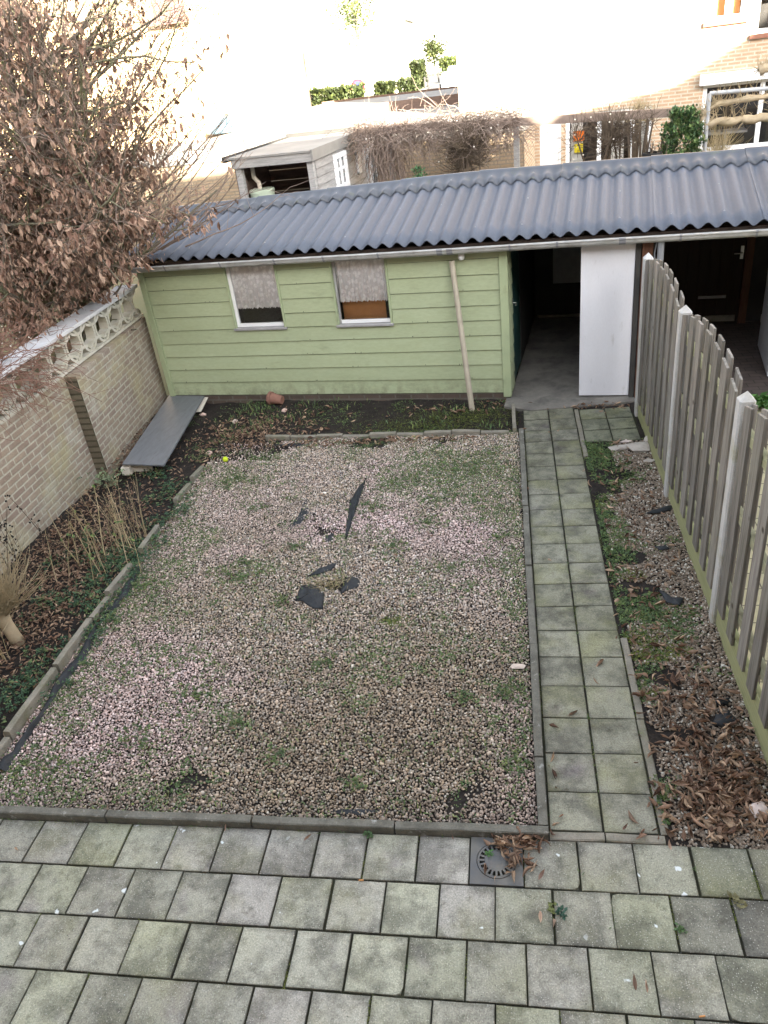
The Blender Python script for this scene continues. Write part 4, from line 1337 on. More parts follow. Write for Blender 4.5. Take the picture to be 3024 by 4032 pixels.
# walls of the dark interior
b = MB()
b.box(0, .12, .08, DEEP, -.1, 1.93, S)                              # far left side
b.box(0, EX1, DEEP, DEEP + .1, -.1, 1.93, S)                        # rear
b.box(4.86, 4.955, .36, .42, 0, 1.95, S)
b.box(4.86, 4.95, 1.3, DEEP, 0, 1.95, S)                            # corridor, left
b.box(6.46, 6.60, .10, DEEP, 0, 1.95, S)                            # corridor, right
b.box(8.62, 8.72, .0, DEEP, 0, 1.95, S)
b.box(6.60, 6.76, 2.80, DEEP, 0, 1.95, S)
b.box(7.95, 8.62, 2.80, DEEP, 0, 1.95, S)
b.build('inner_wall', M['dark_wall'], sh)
b = MB()
frs = lambda u, wv, z: S(4.955 - wv, u, z)
boards(b, .075, .36, .05, 1.95, 10, lambda u, wv, z: S(4.95 - wv, u, z))
b.build('return_siding', M['green_paint'], sh)
b = MB(); b.box(4.87, 4.945, .42, 1.3, .03, 1.93, S)
dg = b.build('side_door', M['teal'], sh)
b = MB(); b.box(4.945, 4.953, .45, .49, .98, 1.14, S); b.tube([S(4.95, .47, 1.1), S(5.0, .47, 1.1)], .009, 8); b.tube([S(5.0, .465, 1.1), S(5.005, .36, 1.1)], .009, 8)
b.build('handle', M['metal'], dg)
b = MB(); b.box(4.955, 6.46, -.02, DEEP, -.1, .012, S)
fpts = [S(4.9, -.02, 0), S(4.9, -.30, 0), S(5.25, -.42, 0), S(5.9, -.30, 0), S(6.5, -.14, 0), S(6.5, -.02, 0)]
b.poly([(q[0], q[1]) for q in fpts], -.1, .010)
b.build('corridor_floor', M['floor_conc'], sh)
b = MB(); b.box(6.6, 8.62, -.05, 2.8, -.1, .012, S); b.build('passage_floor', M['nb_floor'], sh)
# pale panel and sacks at the back of the corridor
u0, z0 = ons(1160, 640, 3.0); u1, z1 = ons(1206, 548, 3.0)
b = MB(); b.box(5.25, 5.72, DEEP - .06, DEEP - .01, .55, 1.9, S); b.build('back_panel', M['grey_sill'], sh)
b = MB(); b.box(5.0, 5.75, DEEP - .1, DEEP - .06, .012, .05, S); b.build('threshold', M['concrete'], sh)
# white door leaf across the opening
b = MB(); b.box(5.805, 6.40, -.012, .028, .03, 1.885, S)
dd = b.build('door', M['door_white'], sh, bevel=.003)
b = MB(); b.box(6.405, 6.46, -.03, .08, 0, 1.93, S); b.build('hinge_shadow_strip', M['dark_wall'], sh)
b = MB(); b.box(6.47, 6.585, -.045, .08, 0, 1.9, S); b.build('post', M['brown_wood'], sh, bevel=.004)
b = MB(); b.box(4.965, 8.7, -.02, .06, 1.885, 1.965, S); b.build('lintel', M['brown_wood'], sh)
b = MB(); b.box(0, EX1, -.075, -.045, 1.90, 1.975, S); b.build('fascia', M['dark_brown'], sh)
b = MB(); b.tube([S(6.66, -.12, 1.88), S(6.66, -.1, .1)], .035, 10); b.tube([S(6.62, -.1, 1.9), S(6.6, -.08, 1.75), S(6.615, -.08, 1.6)], .008, 6); b.build('downpipe', M['gutter_joint'], sh)
# neighbour's side: dark door at the back with handle, letter plate and kick board
b = MB(); b.box(6.76, 7.95, 2.80, 2.86, .02, 1.93, S)
for k in range(8):
    b.box(6.77 + k * .147, 6.77 + k * .147 + .138, 2.785, 2.805, .02, 1.93, S)
nd = b.build('rear_door', M['dark_brown'], sh)
b = MB(); u, z = ons(1603, 545, 2.78); b.box(u - .02, u + .02, 2.77, 2.785, z - .09, z + .09, S); b.tube([S(u, 2.77, z), S(u, 2.72, z), S(u - .11, 2.72, z)], .009, 8); b.build('handle', M['metal'], nd)
ua, z = ons(1508, 643, 2.77); ub, _ = ons(1568, 641, 2.77); b = MB(); b.box(ua, ub, 2.765, 2.784, z - .02, z + .02, S); b.build('letter_plate', M['grey_sill'], nd)
b = MB(); b.box(6.9, 7.92, 2.765, 2.784, .03, .12, S); b.build('kick_board', M['concrete'], nd)
b = MB(); b.box(7.955, 8.06, 2.7, 2.8, .012, 1.93, S); b.build('door_post', M['brown_wood'], sh)
# white door on the right, standing open into the passage
q0 = onz(1640, 745, .03); q1 = onz(1659, 808, .03); dv = (q1 - q0) / np.linalg.norm(q1 - q0)
nx_ = np.array([-dv[1], dv[0], 0])
fr = lambda x, y, z: q0 + dv * x + nx_ * y + np.array([0, 0, z - .03])
b = MB(); b.box(0, 1.15, -.02, .02, .03, 1.9, fr); d2 = b.build('open_door', M['door_white'], sh, bevel=.003)
b = MB(); b.box(-.012, .03, -.026, -.02, .35, .45, fr); b.build('hinge', M['metal'], d2); b = MB(); b.box(-.012, .03, -.026, -.02, 1.45, 1.55, fr); b.build('hinge', M['metal'], d2)

# ---- corrugated roof in overlapping sheets
EAVE_W, EAVE_Z, RIDGE_W = -.125, 1.992, 1.78


def ridge_z(u):
    return 2.285 + min(max(u, -.5), 4.3) * .0285 if u < 4.3 else 2.407 - .004 * (u - 4.3)


SEAM0, SPAN = 4.40, 1.088
WAVE = SPAN / 6
b = MB()
sheets = []
k = -5
for k in range(-5, 5):
    a, e = SEAM0 + k * SPAN, SEAM0 + (k + 1) * SPAN
    a, e = max(a, -.25), min(e, EX1 + .1)
    if e - a < .2:
        continue
    n = int((e + .05 - a) / WAVE * 12)
    off = .0035 if k % 2 == 0 else 0.0
    nz = 6
    vs, fs = [], []
    for i in range(n + 1):
        u = a + (e + .05 - a) * i / n
        ph = (u - SEAM0) / WAVE * 2 * math.pi
        hgt = .029 * math.cos(ph) + .006 * (1 - i / n) + off * 0
        for j in range(nz + 1):
            t = j / nz
            wv = EAVE_W + (RIDGE_W - EAVE_W) * t
            z = EAVE_Z + (ridge_z(u) - EAVE_Z) * t + hgt + .03
            vs.append(S(u, wv, z))
        for j in range(nz + 1):
            t = j / nz
            wv = EAVE_W + .0005 + (RIDGE_W - EAVE_W) * t
            z = EAVE_Z + (ridge_z(u) - EAVE_Z) * t + hgt + .023
            vs.append(S(u, wv, z))
    m2 = 2 * (nz + 1)
    for i in range(n):
        for j in range(nz):
            q = i * m2 + j
            fs.append((q, q + m2, q + m2 + 1, q + 1))
            q += nz + 1
            fs.append((q + 1, q + m2 + 1, q + m2, q))
        q = i * m2
        fs.append((q + nz + 1, q + nz + 1 + m2, q + m2, q))
    fs.append(tuple([j for j in range(nz + 1)] + [nz + 1 + j for j in range(nz, -1, -1)]))
    b.add(vs, fs)
roof = b.build('roof', M['roof'], sh, smooth=False)
for p_ in roof.data.polygons:
    p_.use_smooth = len(p_.vertices) == 4
# rear slope, plain
b = MB(); b.add([S(-.25, RIDGE_W, ridge_z(-.2) + .0), S(EX1 + .1, RIDGE_W, ridge_z(9)), S(EX1 + .1, DEEP + .25, 2.0), S(-.25, DEEP + .25, 1.95)], [(0, 1, 2, 3)])
b.build('rear_slope', M['roof'], roof)
# ridge capping with a scalloped apron, one piece per sheet, lapped
b = MB()
for k in range(-5, 5):
    a, e = SEAM0 + k * SPAN, SEAM0 + (k + 1) * SPAN + .045
    a, e = max(a, -.25), min(e, EX1 + .1)
    if e - a < .2:
        continue
    n = int((e - a) / WAVE * 12)
    vs, fs = [], []
    prof = [(RIDGE_W + .35, -.10, 0), (RIDGE_W + .06, .045, 0), (RIDGE_W + .03, .062, 0), (RIDGE_W - .01, .062, 0), (RIDGE_W - .035, .046, .0), (RIDGE_W - .16, .022, .5), (RIDGE_W - .30, .016, 1.0), (RIDGE_W - .303, -.008, 1.0)]
    for i in range(n + 1):
        u = a + (e - a) * i / n
        ph = (u - SEAM0) / WAVE * 2 * math.pi
        lift = .010 * (1 - i / n)
        for wv, dz, amt in prof:
            t = (wv - EAVE_W) / (RIDGE_W - EAVE_W)
            base = EAVE_Z + (ridge_z(u) - EAVE_Z) * min(t, 1)
            z = base + .03 + dz * (1 if amt < 1 else 1) + .029 * math.cos(ph) * amt + (.016 if amt == 1.0 else .012) + lift
            vs.append(S(u, wv + (-.02 * math.cos(ph) if amt == 1.0 else 0), z))
    m2 = len(prof)
    for i in range(n):
        for j in range(m2 - 1):
            q = i * m2 + j
            fs.append((q + 1, q + m2 + 1, q + m2, q))
    fs.append(tuple(range(m2)))
    b.add(vs, fs)
cap = b.build('ridge_cap', M['ridge'], roof)
for p_ in cap.data.polygons:
    p_.use_smooth = len(p_.vertices) == 4
# fixing screws: two rows, every third wave, and one row on the capping
b = MB()
for k in range(-26, 30):
    u = SEAM0 + k * WAVE
    if u < .0 or u > EX1:
        continue
    for t in ((.14, .53) if k % 3 == 1 else ()):
        wv = EAVE_W + (RIDGE_W - EAVE_W) * t; z = EAVE_Z + (ridge_z(u) - EAVE_Z) * t + .0555
        b.lathe([(.012, 0), (.011, .004), (.006, .006), (.006, .013), (0, .014)], S(u, wv, z), 10)
    if k % 3 == 1:
        wv = RIDGE_W - .16; t = (wv - EAVE_W) / (RIDGE_W - EAVE_W)
        b.lathe([(.012, 0), (.011, .004), (.006, .006), (.006, .013), (0, .014)], S(u, wv, EAVE_Z + (ridge_z(u) - EAVE_Z) * t + .084), 10)
b.build('screws', M['screw'], roof)

# ---- half-round gutter with brackets
b = MB()
gc_, gr = -.155, .062
def gzat(u):
    return 1.944 + .002 * math.sin(u * 1.3)
n = 60
vs, fs = [], []
pr = [(gc_ + gr * math.cos(a), gr * math.sin(a)) for a in np.linspace(math.pi * 2, math.pi, 9)]
pr = pr + [(gc_ - gr - .012, .004), (gc_ - gr - .014, .016), (gc_ - gr + .002, .018), (gc_ - gr + .008, .004)] + [(gc_ + (gr - .006) * math.cos(a), (gr - .006) * math.sin(a)) for a in np.linspace(math.pi, math.pi * 2, 9)]
for i in range(n + 1):
    u = .0 + EX1 * i / n
    for wv, dz in pr:
        vs.append(S(u, wv, gzat(u) + dz))
m2 = len(pr)
for i in range(n):
    for j in range(m2 - 1):
        q = i * m2 + j
        fs.append((q, q + m2, q + m2 + 1, q + 1))
fs += [tuple(range(m2)), tuple(range(n * m2, n * m2 + m2))]
b.add(vs, fs)
g = b.build('gutter', M['gutter'], sh, smooth=True)
gm = g.modifiers.new('split', 'EDGE_SPLIT'); gm.split_angle = math.radians(40)
b = MB()
for i, u in enumerate([.55, 1.35, 2.1, 2.75, 3.45, 4.2, 4.32, 5.02, 5.55, 6.25, 6.85, 7.6, 8.3]):
    w_ = .035 if i in (5, 6, 9) else .012
    p2 = [(gc_ + (gr + .004) * math.cos(a), (gr + .004) * math.sin(a)) for a in np.linspace(math.pi * 1.95, math.pi, 9)] + [(gc_ - gr - .018, .006), (gc_ - gr - .018, .021), (gc_ - gr + .002, .022)]
    vs = [S(u + s_ * w_, wv, gzat(u) + dz) for s_ in (-1, 1) for wv, dz in p2]
    m3 = len(p2)
    b = MB(); b.add(vs, [(j, j + 1, m3 + j + 1, m3 + j) for j in range(m3 - 1)])
    b.build('bracket', M['gutter_joint'], g)
# motion sensor under the gutter
u, z = ons(996, 552, -.07)
b = MB(); b.lathe([(.0, -.055), (.03, -.05), (.04, -.03), (.042, -.005), (.03, .0), (.036, .004), (.036, .03), (0, .03)], S(u, -.06, z), 16)
b.build('motion_sensor', M['white_paint'], sh, smooth=True)

# ---- pole leaning against the shed
u, z = ons(976, 563, -.05)
pb = onz(1020, 887, -.02)
top = S(u, -.062, z)
b = MB()
pts = [pb + (top - pb) * t for t in np.linspace(0, 1, 8)]
b.tube(pts, [.036, .036, .035, .034, .034, .033, .033, .033], 14)
tag(b.build('wooden_pole', M['pole'], smooth=False), 'bare round wooden pole leaning against the green shed wall', 'pole')

# ================================================================== LEFT WALL
wl = thing('brick_wall', (-5.6, 3.5, 0), 'whitewashed brick garden wall topped with pale pierced blocks and a flat coping', 'wall')
b = MB()
b.box(-5.77, -5.55, -4.0, 4.95, -.3, 1.215)
b.build('near_brickwork', M['wall_side'], wl)
b = MB()
P = [(-5.77, 4.95), (-5.40, 4.95), (-5.535, 7.30), (-5.77, 7.30)]
b.poly([P[0], P[1], P[2], P[3]], -.3, 1.20, mi=0)
b.m[2] = 1                                                # the end face towards the camera, its shade put into darker brick
b.build('far_brickwork', [M['wall_side'], M['wall_end_shaded']], wl)
b = MB()
y = -4.0
while y < 7.3:
    b.box(-5.82, -5.515, y + .003, min(y + .98, 7.3), 1.615, 1.66); y += .985
b.build('coping', M['coping'], wl, bevel=.006)
b = MB(); b.box(-5.76, -5.545, -4, 7.3, 1.2151, 1.245)
b.build('mortar_bed', M['screen'], wl)


def rib(mb, pts, w_, x0, x1):
    """flat rib of width w_ along a path in the (y, z) plane, from x0 to x1"""
    n_ = len(pts)
    vs = []
    for i, (y, z) in enumerate(pts):
        a = np.array(pts[min(i + 1, n_ - 1)]) - np.array(pts[max(i - 1, 0)]); a /= np.linalg.norm(a) + 1e-9
        nrm = np.array([-a[1], a[0]]) * w_ / 2
        for sgn in (-1, 1):
            for x in (x0, x1):
                vs.append((x, y + nrm[0] * sgn, z + nrm[1] * sgn))
    fs = []
    for i in range(n_ - 1):
        q = i * 4
        fs += [(q + 1, q + 3, q + 7, q + 5), (q + 2, q, q + 4, q + 6), (q, q + 1, q + 5, q + 4), (q + 3, q + 2, q + 6, q + 7)]
    fs += [(0, 2, 3, 1), ((n_ - 1) * 4, (n_ - 1) * 4 + 1, (n_ - 1) * 4 + 3, (n_ - 1) * 4 + 2)]
    mb.add(vs, fs)


BW = .38
first = None
for k in range(20):
    y0 = 7.29 - (k + 1) * BW
    if y0 < .1:
        break
    if first is None:
        b = MB()
        h = .372; zc = 1.245 + h / 2
        for s_ in (-1, 1):
            # vertical bows leaning in, horizontal bows leaning in
            rib(b, [(y0 + BW / 2 + s_ * (BW / 2 - .012 - .155 * math.cos(t)), zc + h / 2 * math.sin(t) * .98) for t in np.linspace(-math.pi / 2, math.pi / 2, 11)], .036, -5.69, -5.57)
            rib(b, [(y0 + BW / 2 + (BW / 2) * math.sin(t) * .98, zc + s_ * (h / 2 - .012 - .085 * math.cos(t))) for t in np.linspace(-math.pi / 2, math.pi / 2, 11)], .034, -5.688, -5.572)
        first = b.build('screen_block', M['screen'], wl)
        ybase = y0
    else:
        o = first.copy(); COL.objects.link(o); o.parent = wl; o.location = (0, y0 - ybase, 0)

# ================================================================== FENCE
PY = [5.78, 3.85, 1.94]
for i, y in enumerate(PY):
    b = MB()
    x0, x1, h = .953, 1.053, .05
    x = 1.045
    c = .012
    ring = [(-h, -h + c), (-h + c, -h), (h - c, -h), (h, -h + c), (h, h - c), (h - c, h), (-h + c, h), (-h, h - c)]
    vs = [(x + px, y + py, -.2) for px, py in ring] + [(x + px, y + py, 1.80) for px, py in ring] + [(x, y, 1.857)]
    fs = [(k, (k + 1) % 8, 8 + (k + 1) % 8, 8 + k) for k in range(8)] + [(8 + k, 8 + (k + 1) % 8, 16) for k in range(8)]
    b.add(vs, fs)
    tag(b.build('concrete_post', M['post']), ['white concrete fence post beside the white shed door', 'white concrete fence post between the two arched panels', 'nearest white concrete fence post, tallest in view with yellow lichen on its cap'][i], 'fence post', 'concrete posts of the garden fence')


def panel(y_hi, y_lo, label):
    L_ = y_hi - y_lo
    ym = (y_hi + y_lo) / 2
    th = thing('fence_panel', (1.04, ym, 0), label, 'fence panel', 'arched panels of the garden fence')
    top = lambda y: 1.785 + .15 * (1 - ((y - ym) / (L_ / 2)) ** 2)
    b = MB()
    for side in (0, 1):
        x0, x1 = (1.003, 1.022) if side == 0 else (1.064, 1.082)
        nsl = 7 if side == 0 else 7
        pit = L_ / 7
        for k in range(nsl):
            c = y_hi - pit * (k + .5) + (0 if side == 0 else pit * .5) + random.uniform(-.008, .008)
            w_ = .07
            a0, a1 = c - w_, c + w_
            a0 = max(a0, y_lo + .005); a1 = min(a1, y_hi - .005)
            zb = .19 + random.uniform(-.01, .01)
            xs = random.uniform(-.003, .003)
            pts = [(a0 + (a1 - a0) * t, top(a0 + (a1 - a0) * t) + random.uniform(-.003, .003)) for t in np.linspace(0, 1, 4)]
            vs = []
            for x in (x0 + xs, x1 + xs):
                vs += [(x, a0, zb), (x, a1, zb)] + [(x, q, z) for q, z in reversed(pts)]
            n_ = 6
            b.add(vs, [tuple(range(n_)), tuple(range(n_, 2 * n_))[::-1]] + [(i, n_ + i, n_ + (i + 1) % n_, (i + 1) % n_) for i in range(n_)])
    b.build('slats', M['slat'], th, bevel=.003)
    b = MB()
    for z in (.42, 1.05, 1.62):
        b.box(1.023, 1.063, y_lo + .002, y_hi - .002, z - .035, z + .035)
    b.build('rails', M['rail_dull'], th, bevel=.004)
    b = MB(); b.box(1.0235, 1.0625, y_lo + .002, y_hi - .002, -.04, .24)
    b.build('base_board', M['rail'], th, bevel=.004)


panel(5.73, 3.90, 'weathered slatted fence panel farthest along, next to the shed')
panel(3.80, 1.99, 'weathered slatted fence panel between the middle and nearest concrete posts')
panel(1.89, .05, 'weathered slatted fence panel cut off by the right edge, nearest the patio')

# ================================================================== PLANTS IN THE GARDEN
# pollarded pale shrub at the left edge
p = onz(40, 1395, -.08)
th = thing('pollard_shrub', p, 'pale pollarded shrub stump with a broom of thin twigs at the left edge', 'shrub')
b = MB()
b.tube([p + np.array(q) for q in [(.02, 0, 0), (.0, 0, .12), (-.03, .01, .24), (-.05, .02, .34)]], [.062, .055, .055, .065], 10)
knobs = []
for i in range(9):
    d = rdir(.2, 1.2); e = p + np.array([-.05, .02, .34]) + d * random.uniform(.08, .2) * np.array([1, 1, .9])
    b.tube([p + np.array([-.05, .02, .3]), (p + np.array([-.05, .02, .33]) + e) / 2 + np.array([0, 0, .02]), e], [.036, .026, .03], 8)
    knobs.append((e, d))
b.build('trunk', M['pale_bark'], th, smooth=True)
tw = Twigs()
for e, d in knobs:
    for k in range(34):
        dd_ = rdir(-.1, 1.4); dd_ = dd_ * .8 + d * .5
        tw.grow(e + np.array([random.gauss(0, .02) for _ in range(3)]), dd_, random.uniform(.2, .55), .0036, 6, .13, .08, 4)
tw.build = tw.mb.build('twigs', M['pale_twig'], th)
# bare upright stems behind it
def stems(name, v, n, spread, hlo, hhi, mt, label, lean=(0, 0), rad=.006, sub=2, cat='shrub', leaf=None):
    p = onz(*v, -.06)
    th = thing(name, p, label, cat)
    tw = Twigs()
    for i in range(n):
        st = p + np.array([random.gauss(0, spread), random.gauss(0, spread * .8), 0])
        d = np.array([random.gauss(lean[0], .16), random.gauss(lean[1], .16), 1])
        pts, dd_ = tw.grow(st, d, random.uniform(hlo, hhi), rad * random.uniform(.6, 1.1), 6, .06, .02, 5)
        for k in range(sub):
            q = pts[random.randint(2, 5)]
            tw.grow(q, dd_ + np.array([random.gauss(0, .5), random.gauss(0, .5), .2]), random.uniform(.1, .3), rad * .4, 4, .12, .05, 3)
        tw.tips.append(pts)
    tw.mb.build('stems', mt, th)
    return th, tw


th, tw = stems('bare_shrub', (235, 1235), 15, .22, .5, .8, M['straw'], 'bare shrub of upright straw-coloured stems, leaning over the bed edging', (-.12, .08), .0058)
V, F, C = leaves_arrays(np.array([t[random.randint(2, 6)] for t in tw.tips] * 2), .05, .03, 1.0, rotmats(30, .8), pick(GREENS * 1.6, 30))
mass('leaves', V, F, M['weed'], C, th)
th, tw = stems('bare_shrub', (285, 1175), 22, .13, .45, .75, M['pale_twig'], 'clump of thin pale upright stems by the middle of the bed edging', (0, .08), .004)
# dead flower stalks with dark seed heads near the wall
th, tw = stems('dead_flower', (80, 1250), 9, .22, .6, 1.0, M['dark_twig'], 'dead flower stalks with black seed heads against the brick wall', (-.25, .05), .005, 1, 'plant')
b = MB()
for t in tw.tips:
    for k in (2, 3, 4, 5, 6):
        for q in range(3):
            c = t[k] + np.array([random.gauss(0, .025) for _ in range(3)])
            v_, f_ = ico(); b.add([c + x * random.uniform(.006, .013) for x in v_], [tuple(x) for x in f_])
b.build('seed_heads', M['iron_dark'], th)
th, tw = stems('bare_shrub', (5, 1430), 12, .05, .3, .5, M['straw'], 'tuft of dry stalks at the left edge in front of the pollard', (0, 0), .004)
# pale grey-green plant at the wall pilaster foot
p = onz(225, 1052, -.05)
x = RNG.normal(p[0] + .12, .13, 60); y = RNG.normal(p[1] - .02, .1, 60)
V, F, C = rosettes(np.stack([x, y, RNG.uniform(0, .14, 60)], -1), 5, RNG.uniform(.02, .045, 60), pick(np.array([(.16, .2, .11), (.2, .25, .15), (.12, .17, .09)]), 60))
o = mass('low_plant', V, F, M['weed'], C); tag(o, 'pale green lobed plant at the foot of the wall end', 'plant')
# small weeds standing in the patio
for (vx, vy, s_, lb, cols) in [(1215, 1978, .035, 'small round-leaved weed on a pale patio tile below the path', (.03, .075, .05)), (1470, 2010, .03, 'weed in the joint between two dark tiles at the right', (.06, .11, .04)), (1590, 1945, .04, 'straggly tuft in the far right joint of the second tile row', (.14, .13, .06)), (1195, 1965, .03, 'tuft of yellowing grass in a joint, left of the round-leaved weed', (.13, .15, .05)), (795, 1805, .035, 'weed growing out from under the long edging slab', (.07, .12, .05)), (1055, 1848, .03, 'green sprig growing through the drain grate', (.06, .14, .04))]:
    q = onz(vx, vy)
    P_ = np.array([[q[0] + random.gauss(0, .012), q[1] + random.gauss(0, .012), .004] for _ in range(5)])
    V, F, C = rosettes(P_, 5, np.full(5, s_ * .75), np.tile(np.array(cols), (5, 1)))
    o = mass('weed', V - q, F, M['weed'], C); o.location = tuple(q); tag(o, lb, 'weed', 'weeds in the patio joints')

# red-stemmed creeper hanging over the wall
th = thing('creeper', (-5.6, 3.4, 1.6), 'leafless creeper with thin reddish stems sprawling over the wall coping', 'climbing plant')
tw = Twigs()
for i in range(420):
    st = np.array([random.uniform(-6.3, -5.6), random.uniform(2.3, 4.9), random.uniform(1.55, 1.75)])
    d = np.array([random.gauss(.35, .5), random.gauss(0, .9), random.gauss(.12, .25)])
    pts, dd_ = tw.grow(st, d, random.uniform(.4, 1.1), .0055, 7, .17, -.05, 4)
    for k in range(2):
        tw.grow(pts[random.randint(2, 6)], dd_ + np.array([random.gauss(0, .6) for _ in range(3)]), random.uniform(.1, .35), .0032, 4, .2, -.03, 3)
for i in range(150):
    st = np.array([-5.52, random.uniform(2.4, 4.6), random.uniform(1.3, 1.66)])
    tw.grow(st, np.array([random.uniform(.1, .5), random.gauss(0, .8), random.gauss(-.1, .4)]), random.uniform(.15, .45), .0048, 6, .2, -.16, 4)
tw.mb.build('stems', M['red_twig'], th)
b = MB()
for i in range(70):
    c = np.array([random.uniform(-6.4, -5.6), random.uniform(2.4, 5.0), random.uniform(1.66, 1.85)])
    v_, f_ = ico(); b.add([c + x * random.uniform(.006, .012) for x in v_], [tuple(x) for x in f_])
b.build('berries', M['ivory'], th)

# ================================================================== THE TREE WITH BROWN LEAVES
TB = np.array([-6.55, 6.75, -.2])
tree = thing('hornbeam_tree', TB, 'big many-stemmed tree with clinging dry brown leaves, leaning over the shed and wall', 'tree')
mb = MB(); tips = []
tw = Twigs()


def tgrow(p, d, length, r, seg, wob, up, tip=.35, sides=7, store=None):
    p = np.array(p, float); d = np.array(d, float) / np.linalg.norm(d)
    pts, rad = [p], [r]
    for i in range(seg):
        d = d + np.array([random.gauss(0, wob), random.gauss(0, wob), random.gauss(0, wob) + up]); d /= np.linalg.norm(d)
        p = p + d * length / seg; pts.append(p); rad.append(r * (1 - (1 - tip) * (i + 1) / seg))
    store.tube(pts, rad, sides, cap=False)
    return pts, rad, d


br = MB()
LP, LD = [], []


def clear_of(q):
    """keeps the foliage off the wall face and the shed front, where the photo shows none"""
    x, y, z = q
    if z < 1.45 + max(0, x + 6.0) * .36 + (max(0, x + 3.9) * 1.2):
        return False
    if x < -5.75 and y > 6.0:
        return z > 1.3
    if y > 6.75 and z < 2.42:
        return False
    if y > 8.2 and z < 2.75:
        return False
    return x < -3.15


def twig(p, d, length, r):
    dn_ = np.array(d) / np.linalg.norm(d)
    if not (clear_of(np.array(p) + dn_ * length) and clear_of(np.array(p) + dn_ * length * .4)):
        return
    pts, rad, dd_ = tgrow(p, d, length, r, 5, .16, .03, .4, 3, tw.mb)
    for q in pts[1:]:
        pr_ = .9 if q[2] < 2.7 else (.58 if q[2] < 3.5 else .3)
        if random.random() < pr_ and clear_of(q - np.array([0, 0, .08])):
            for _ in range(random.choice([2, 3, 3, 4]) if q[2] < 2.7 else random.choice([1, 2, 3])):
                LP.append(q + np.array([random.gauss(0, .028), random.gauss(0, .028), -random.uniform(.0, .05)]))
    return pts, dd_


def lateral(p, d, length, r, lev=0):
    dn_ = np.array(d) / np.linalg.norm(d)
    for _ in range(4):
        if all(clear_of(np.array(p) + dn_ * length * t_ + np.array([0, 0, -.12])) for t_ in (.35, .7, 1.0)): break
        length *= .7
    if length < .25: return
    pts, rad, dd_ = tgrow(p, d, length, r, 7, .11, .035, .3, 5, br)
    for i in range(1, len(pts)):
        for k in range(random.choice([1, 1, 2])):
            dv_ = (pts[i] - pts[i - 1]); dv_ /= np.linalg.norm(dv_)
            side = np.cross(dv_, rdir(-1, 1)); side /= np.linalg.norm(side) + 1e-6
            nd_ = dv_ * .75 + side * .75 + np.array([0, 0, .12])
            if lev == 0 and random.random() < .42:
                lateral(pts[i], nd_, length * random.uniform(.3, .5), rad[i] * .6, 1)
            else:
                twig(pts[i], nd_, random.uniform(.18, .42), .0045)
    twig(pts[-1], dd_, .35, .0045)


stems_ = [((.0, .0), 6.2, .12), ((.12, .02), 5.8, .10), ((.22, -.06), 5.4, .09), ((-.18, .0), 6.0, .10), ((.05, -.14), 5.4, .085), ((-.32, -.1), 5.4, .09), ((.30, .02), 5.0, .08), ((-.10, -.22), 5.4, .085), ((-.5, -.2), 5.0, .08), ((.30, -.08), 4.8, .075), ((.27, .1), 5.0, .07), ((.34, .04), 4.4, .065)]
for (lx_, ly_), ln, r0 in stems_:
    base = TB + np.array([min(lx_, .1) * .6 + random.gauss(0, .1), ly_ * .6 + random.gauss(0, .1), 0])
    pts, rad, d = tgrow(base, (lx_, ly_, 1), ln, r0, 14, .05, .02, .3, 9, mb)
    for i in range(3, len(pts)):
        for k in range(2 if i > 5 else 3):
            az = random.uniform(-math.pi, math.pi)
            if random.random() < .6:
                az = random.gauss(-.35, .75)           # more towards the garden side
            el = random.uniform(.05, .8) if i > 5 else random.uniform(-.1, .5)
            dv_ = np.array([math.cos(az) * math.cos(el), math.sin(az) * math.cos(el), math.sin(el)])
            if -1.4 < az < .8:
                ll = random.uniform(1.2, 2.8)
            else:
                ll = random.uniform(.6, 1.4)
            lateral(pts[i], dv_, ll, rad[i] * .42 + .005, 0)
# long bare shoots reaching over the shed
for i in range(44):
    st = TB + np.array([random.uniform(.6, 2.0), random.uniform(-.6, .5), random.uniform(2.3, 3.3)])
    pts, dd_ = tw.grow(st, np.array([random.uniform(.5, 1.1), random.uniform(-.1, .4), random.uniform(.15, 1.0)]), random.uniform(1.1, 2.1), .011, 8, .06, .03, 5, .25)
    for k in range(4):
        tw.grow(pts[random.randint(3, 8)], dd_ + np.array([random.gauss(0, .5) for _ in range(3)]), random.uniform(.2, .5), .004, 4, .1, .05, 3)
    for q in pts[2:7]:
        if random.random() < .15: LP.append(q)
mb.build('trunk', M['bark'], tree, smooth=True)
br.build('branches', M['bark'], tree, smooth=True)
tw.mb.build('twigs', M['twig'], tree)
LP = np.array(LP)
LP = LP[(LP[:, 2] < 6.2) & (RNG.random(len(LP)) < np.clip(1.25 - .5 * np.clip(LP[:, 0] + 5.2, 0, 2), .3, 1))]
if len(LP) > 24000:
    LP = LP[RNG.choice(len(LP), 24000, replace=False)]
n = len(LP)
# drooping, curled leaves: their length axis hangs down
a = RNG.uniform(0, 2 * math.pi, n); dn = RNG.normal(-1.05, .42, n)
ca, sa, cu, su = np.cos(a), np.sin(a), np.cos(dn), np.sin(dn)
ex = np.stack([ca * cu, sa * cu, su], -1); ey = np.stack([-sa, ca, 0 * a], -1); ez = np.cross(ex, ey)
Rm = np.stack([ex, ey, ez], -1)
L = RNG.choice([.045, .06, .08, .1], n) * RNG.uniform(.85, 1.15, n)
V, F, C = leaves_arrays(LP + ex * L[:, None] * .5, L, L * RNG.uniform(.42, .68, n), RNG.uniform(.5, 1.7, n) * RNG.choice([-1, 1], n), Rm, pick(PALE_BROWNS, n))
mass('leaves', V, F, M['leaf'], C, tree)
print('tree leaves', n)

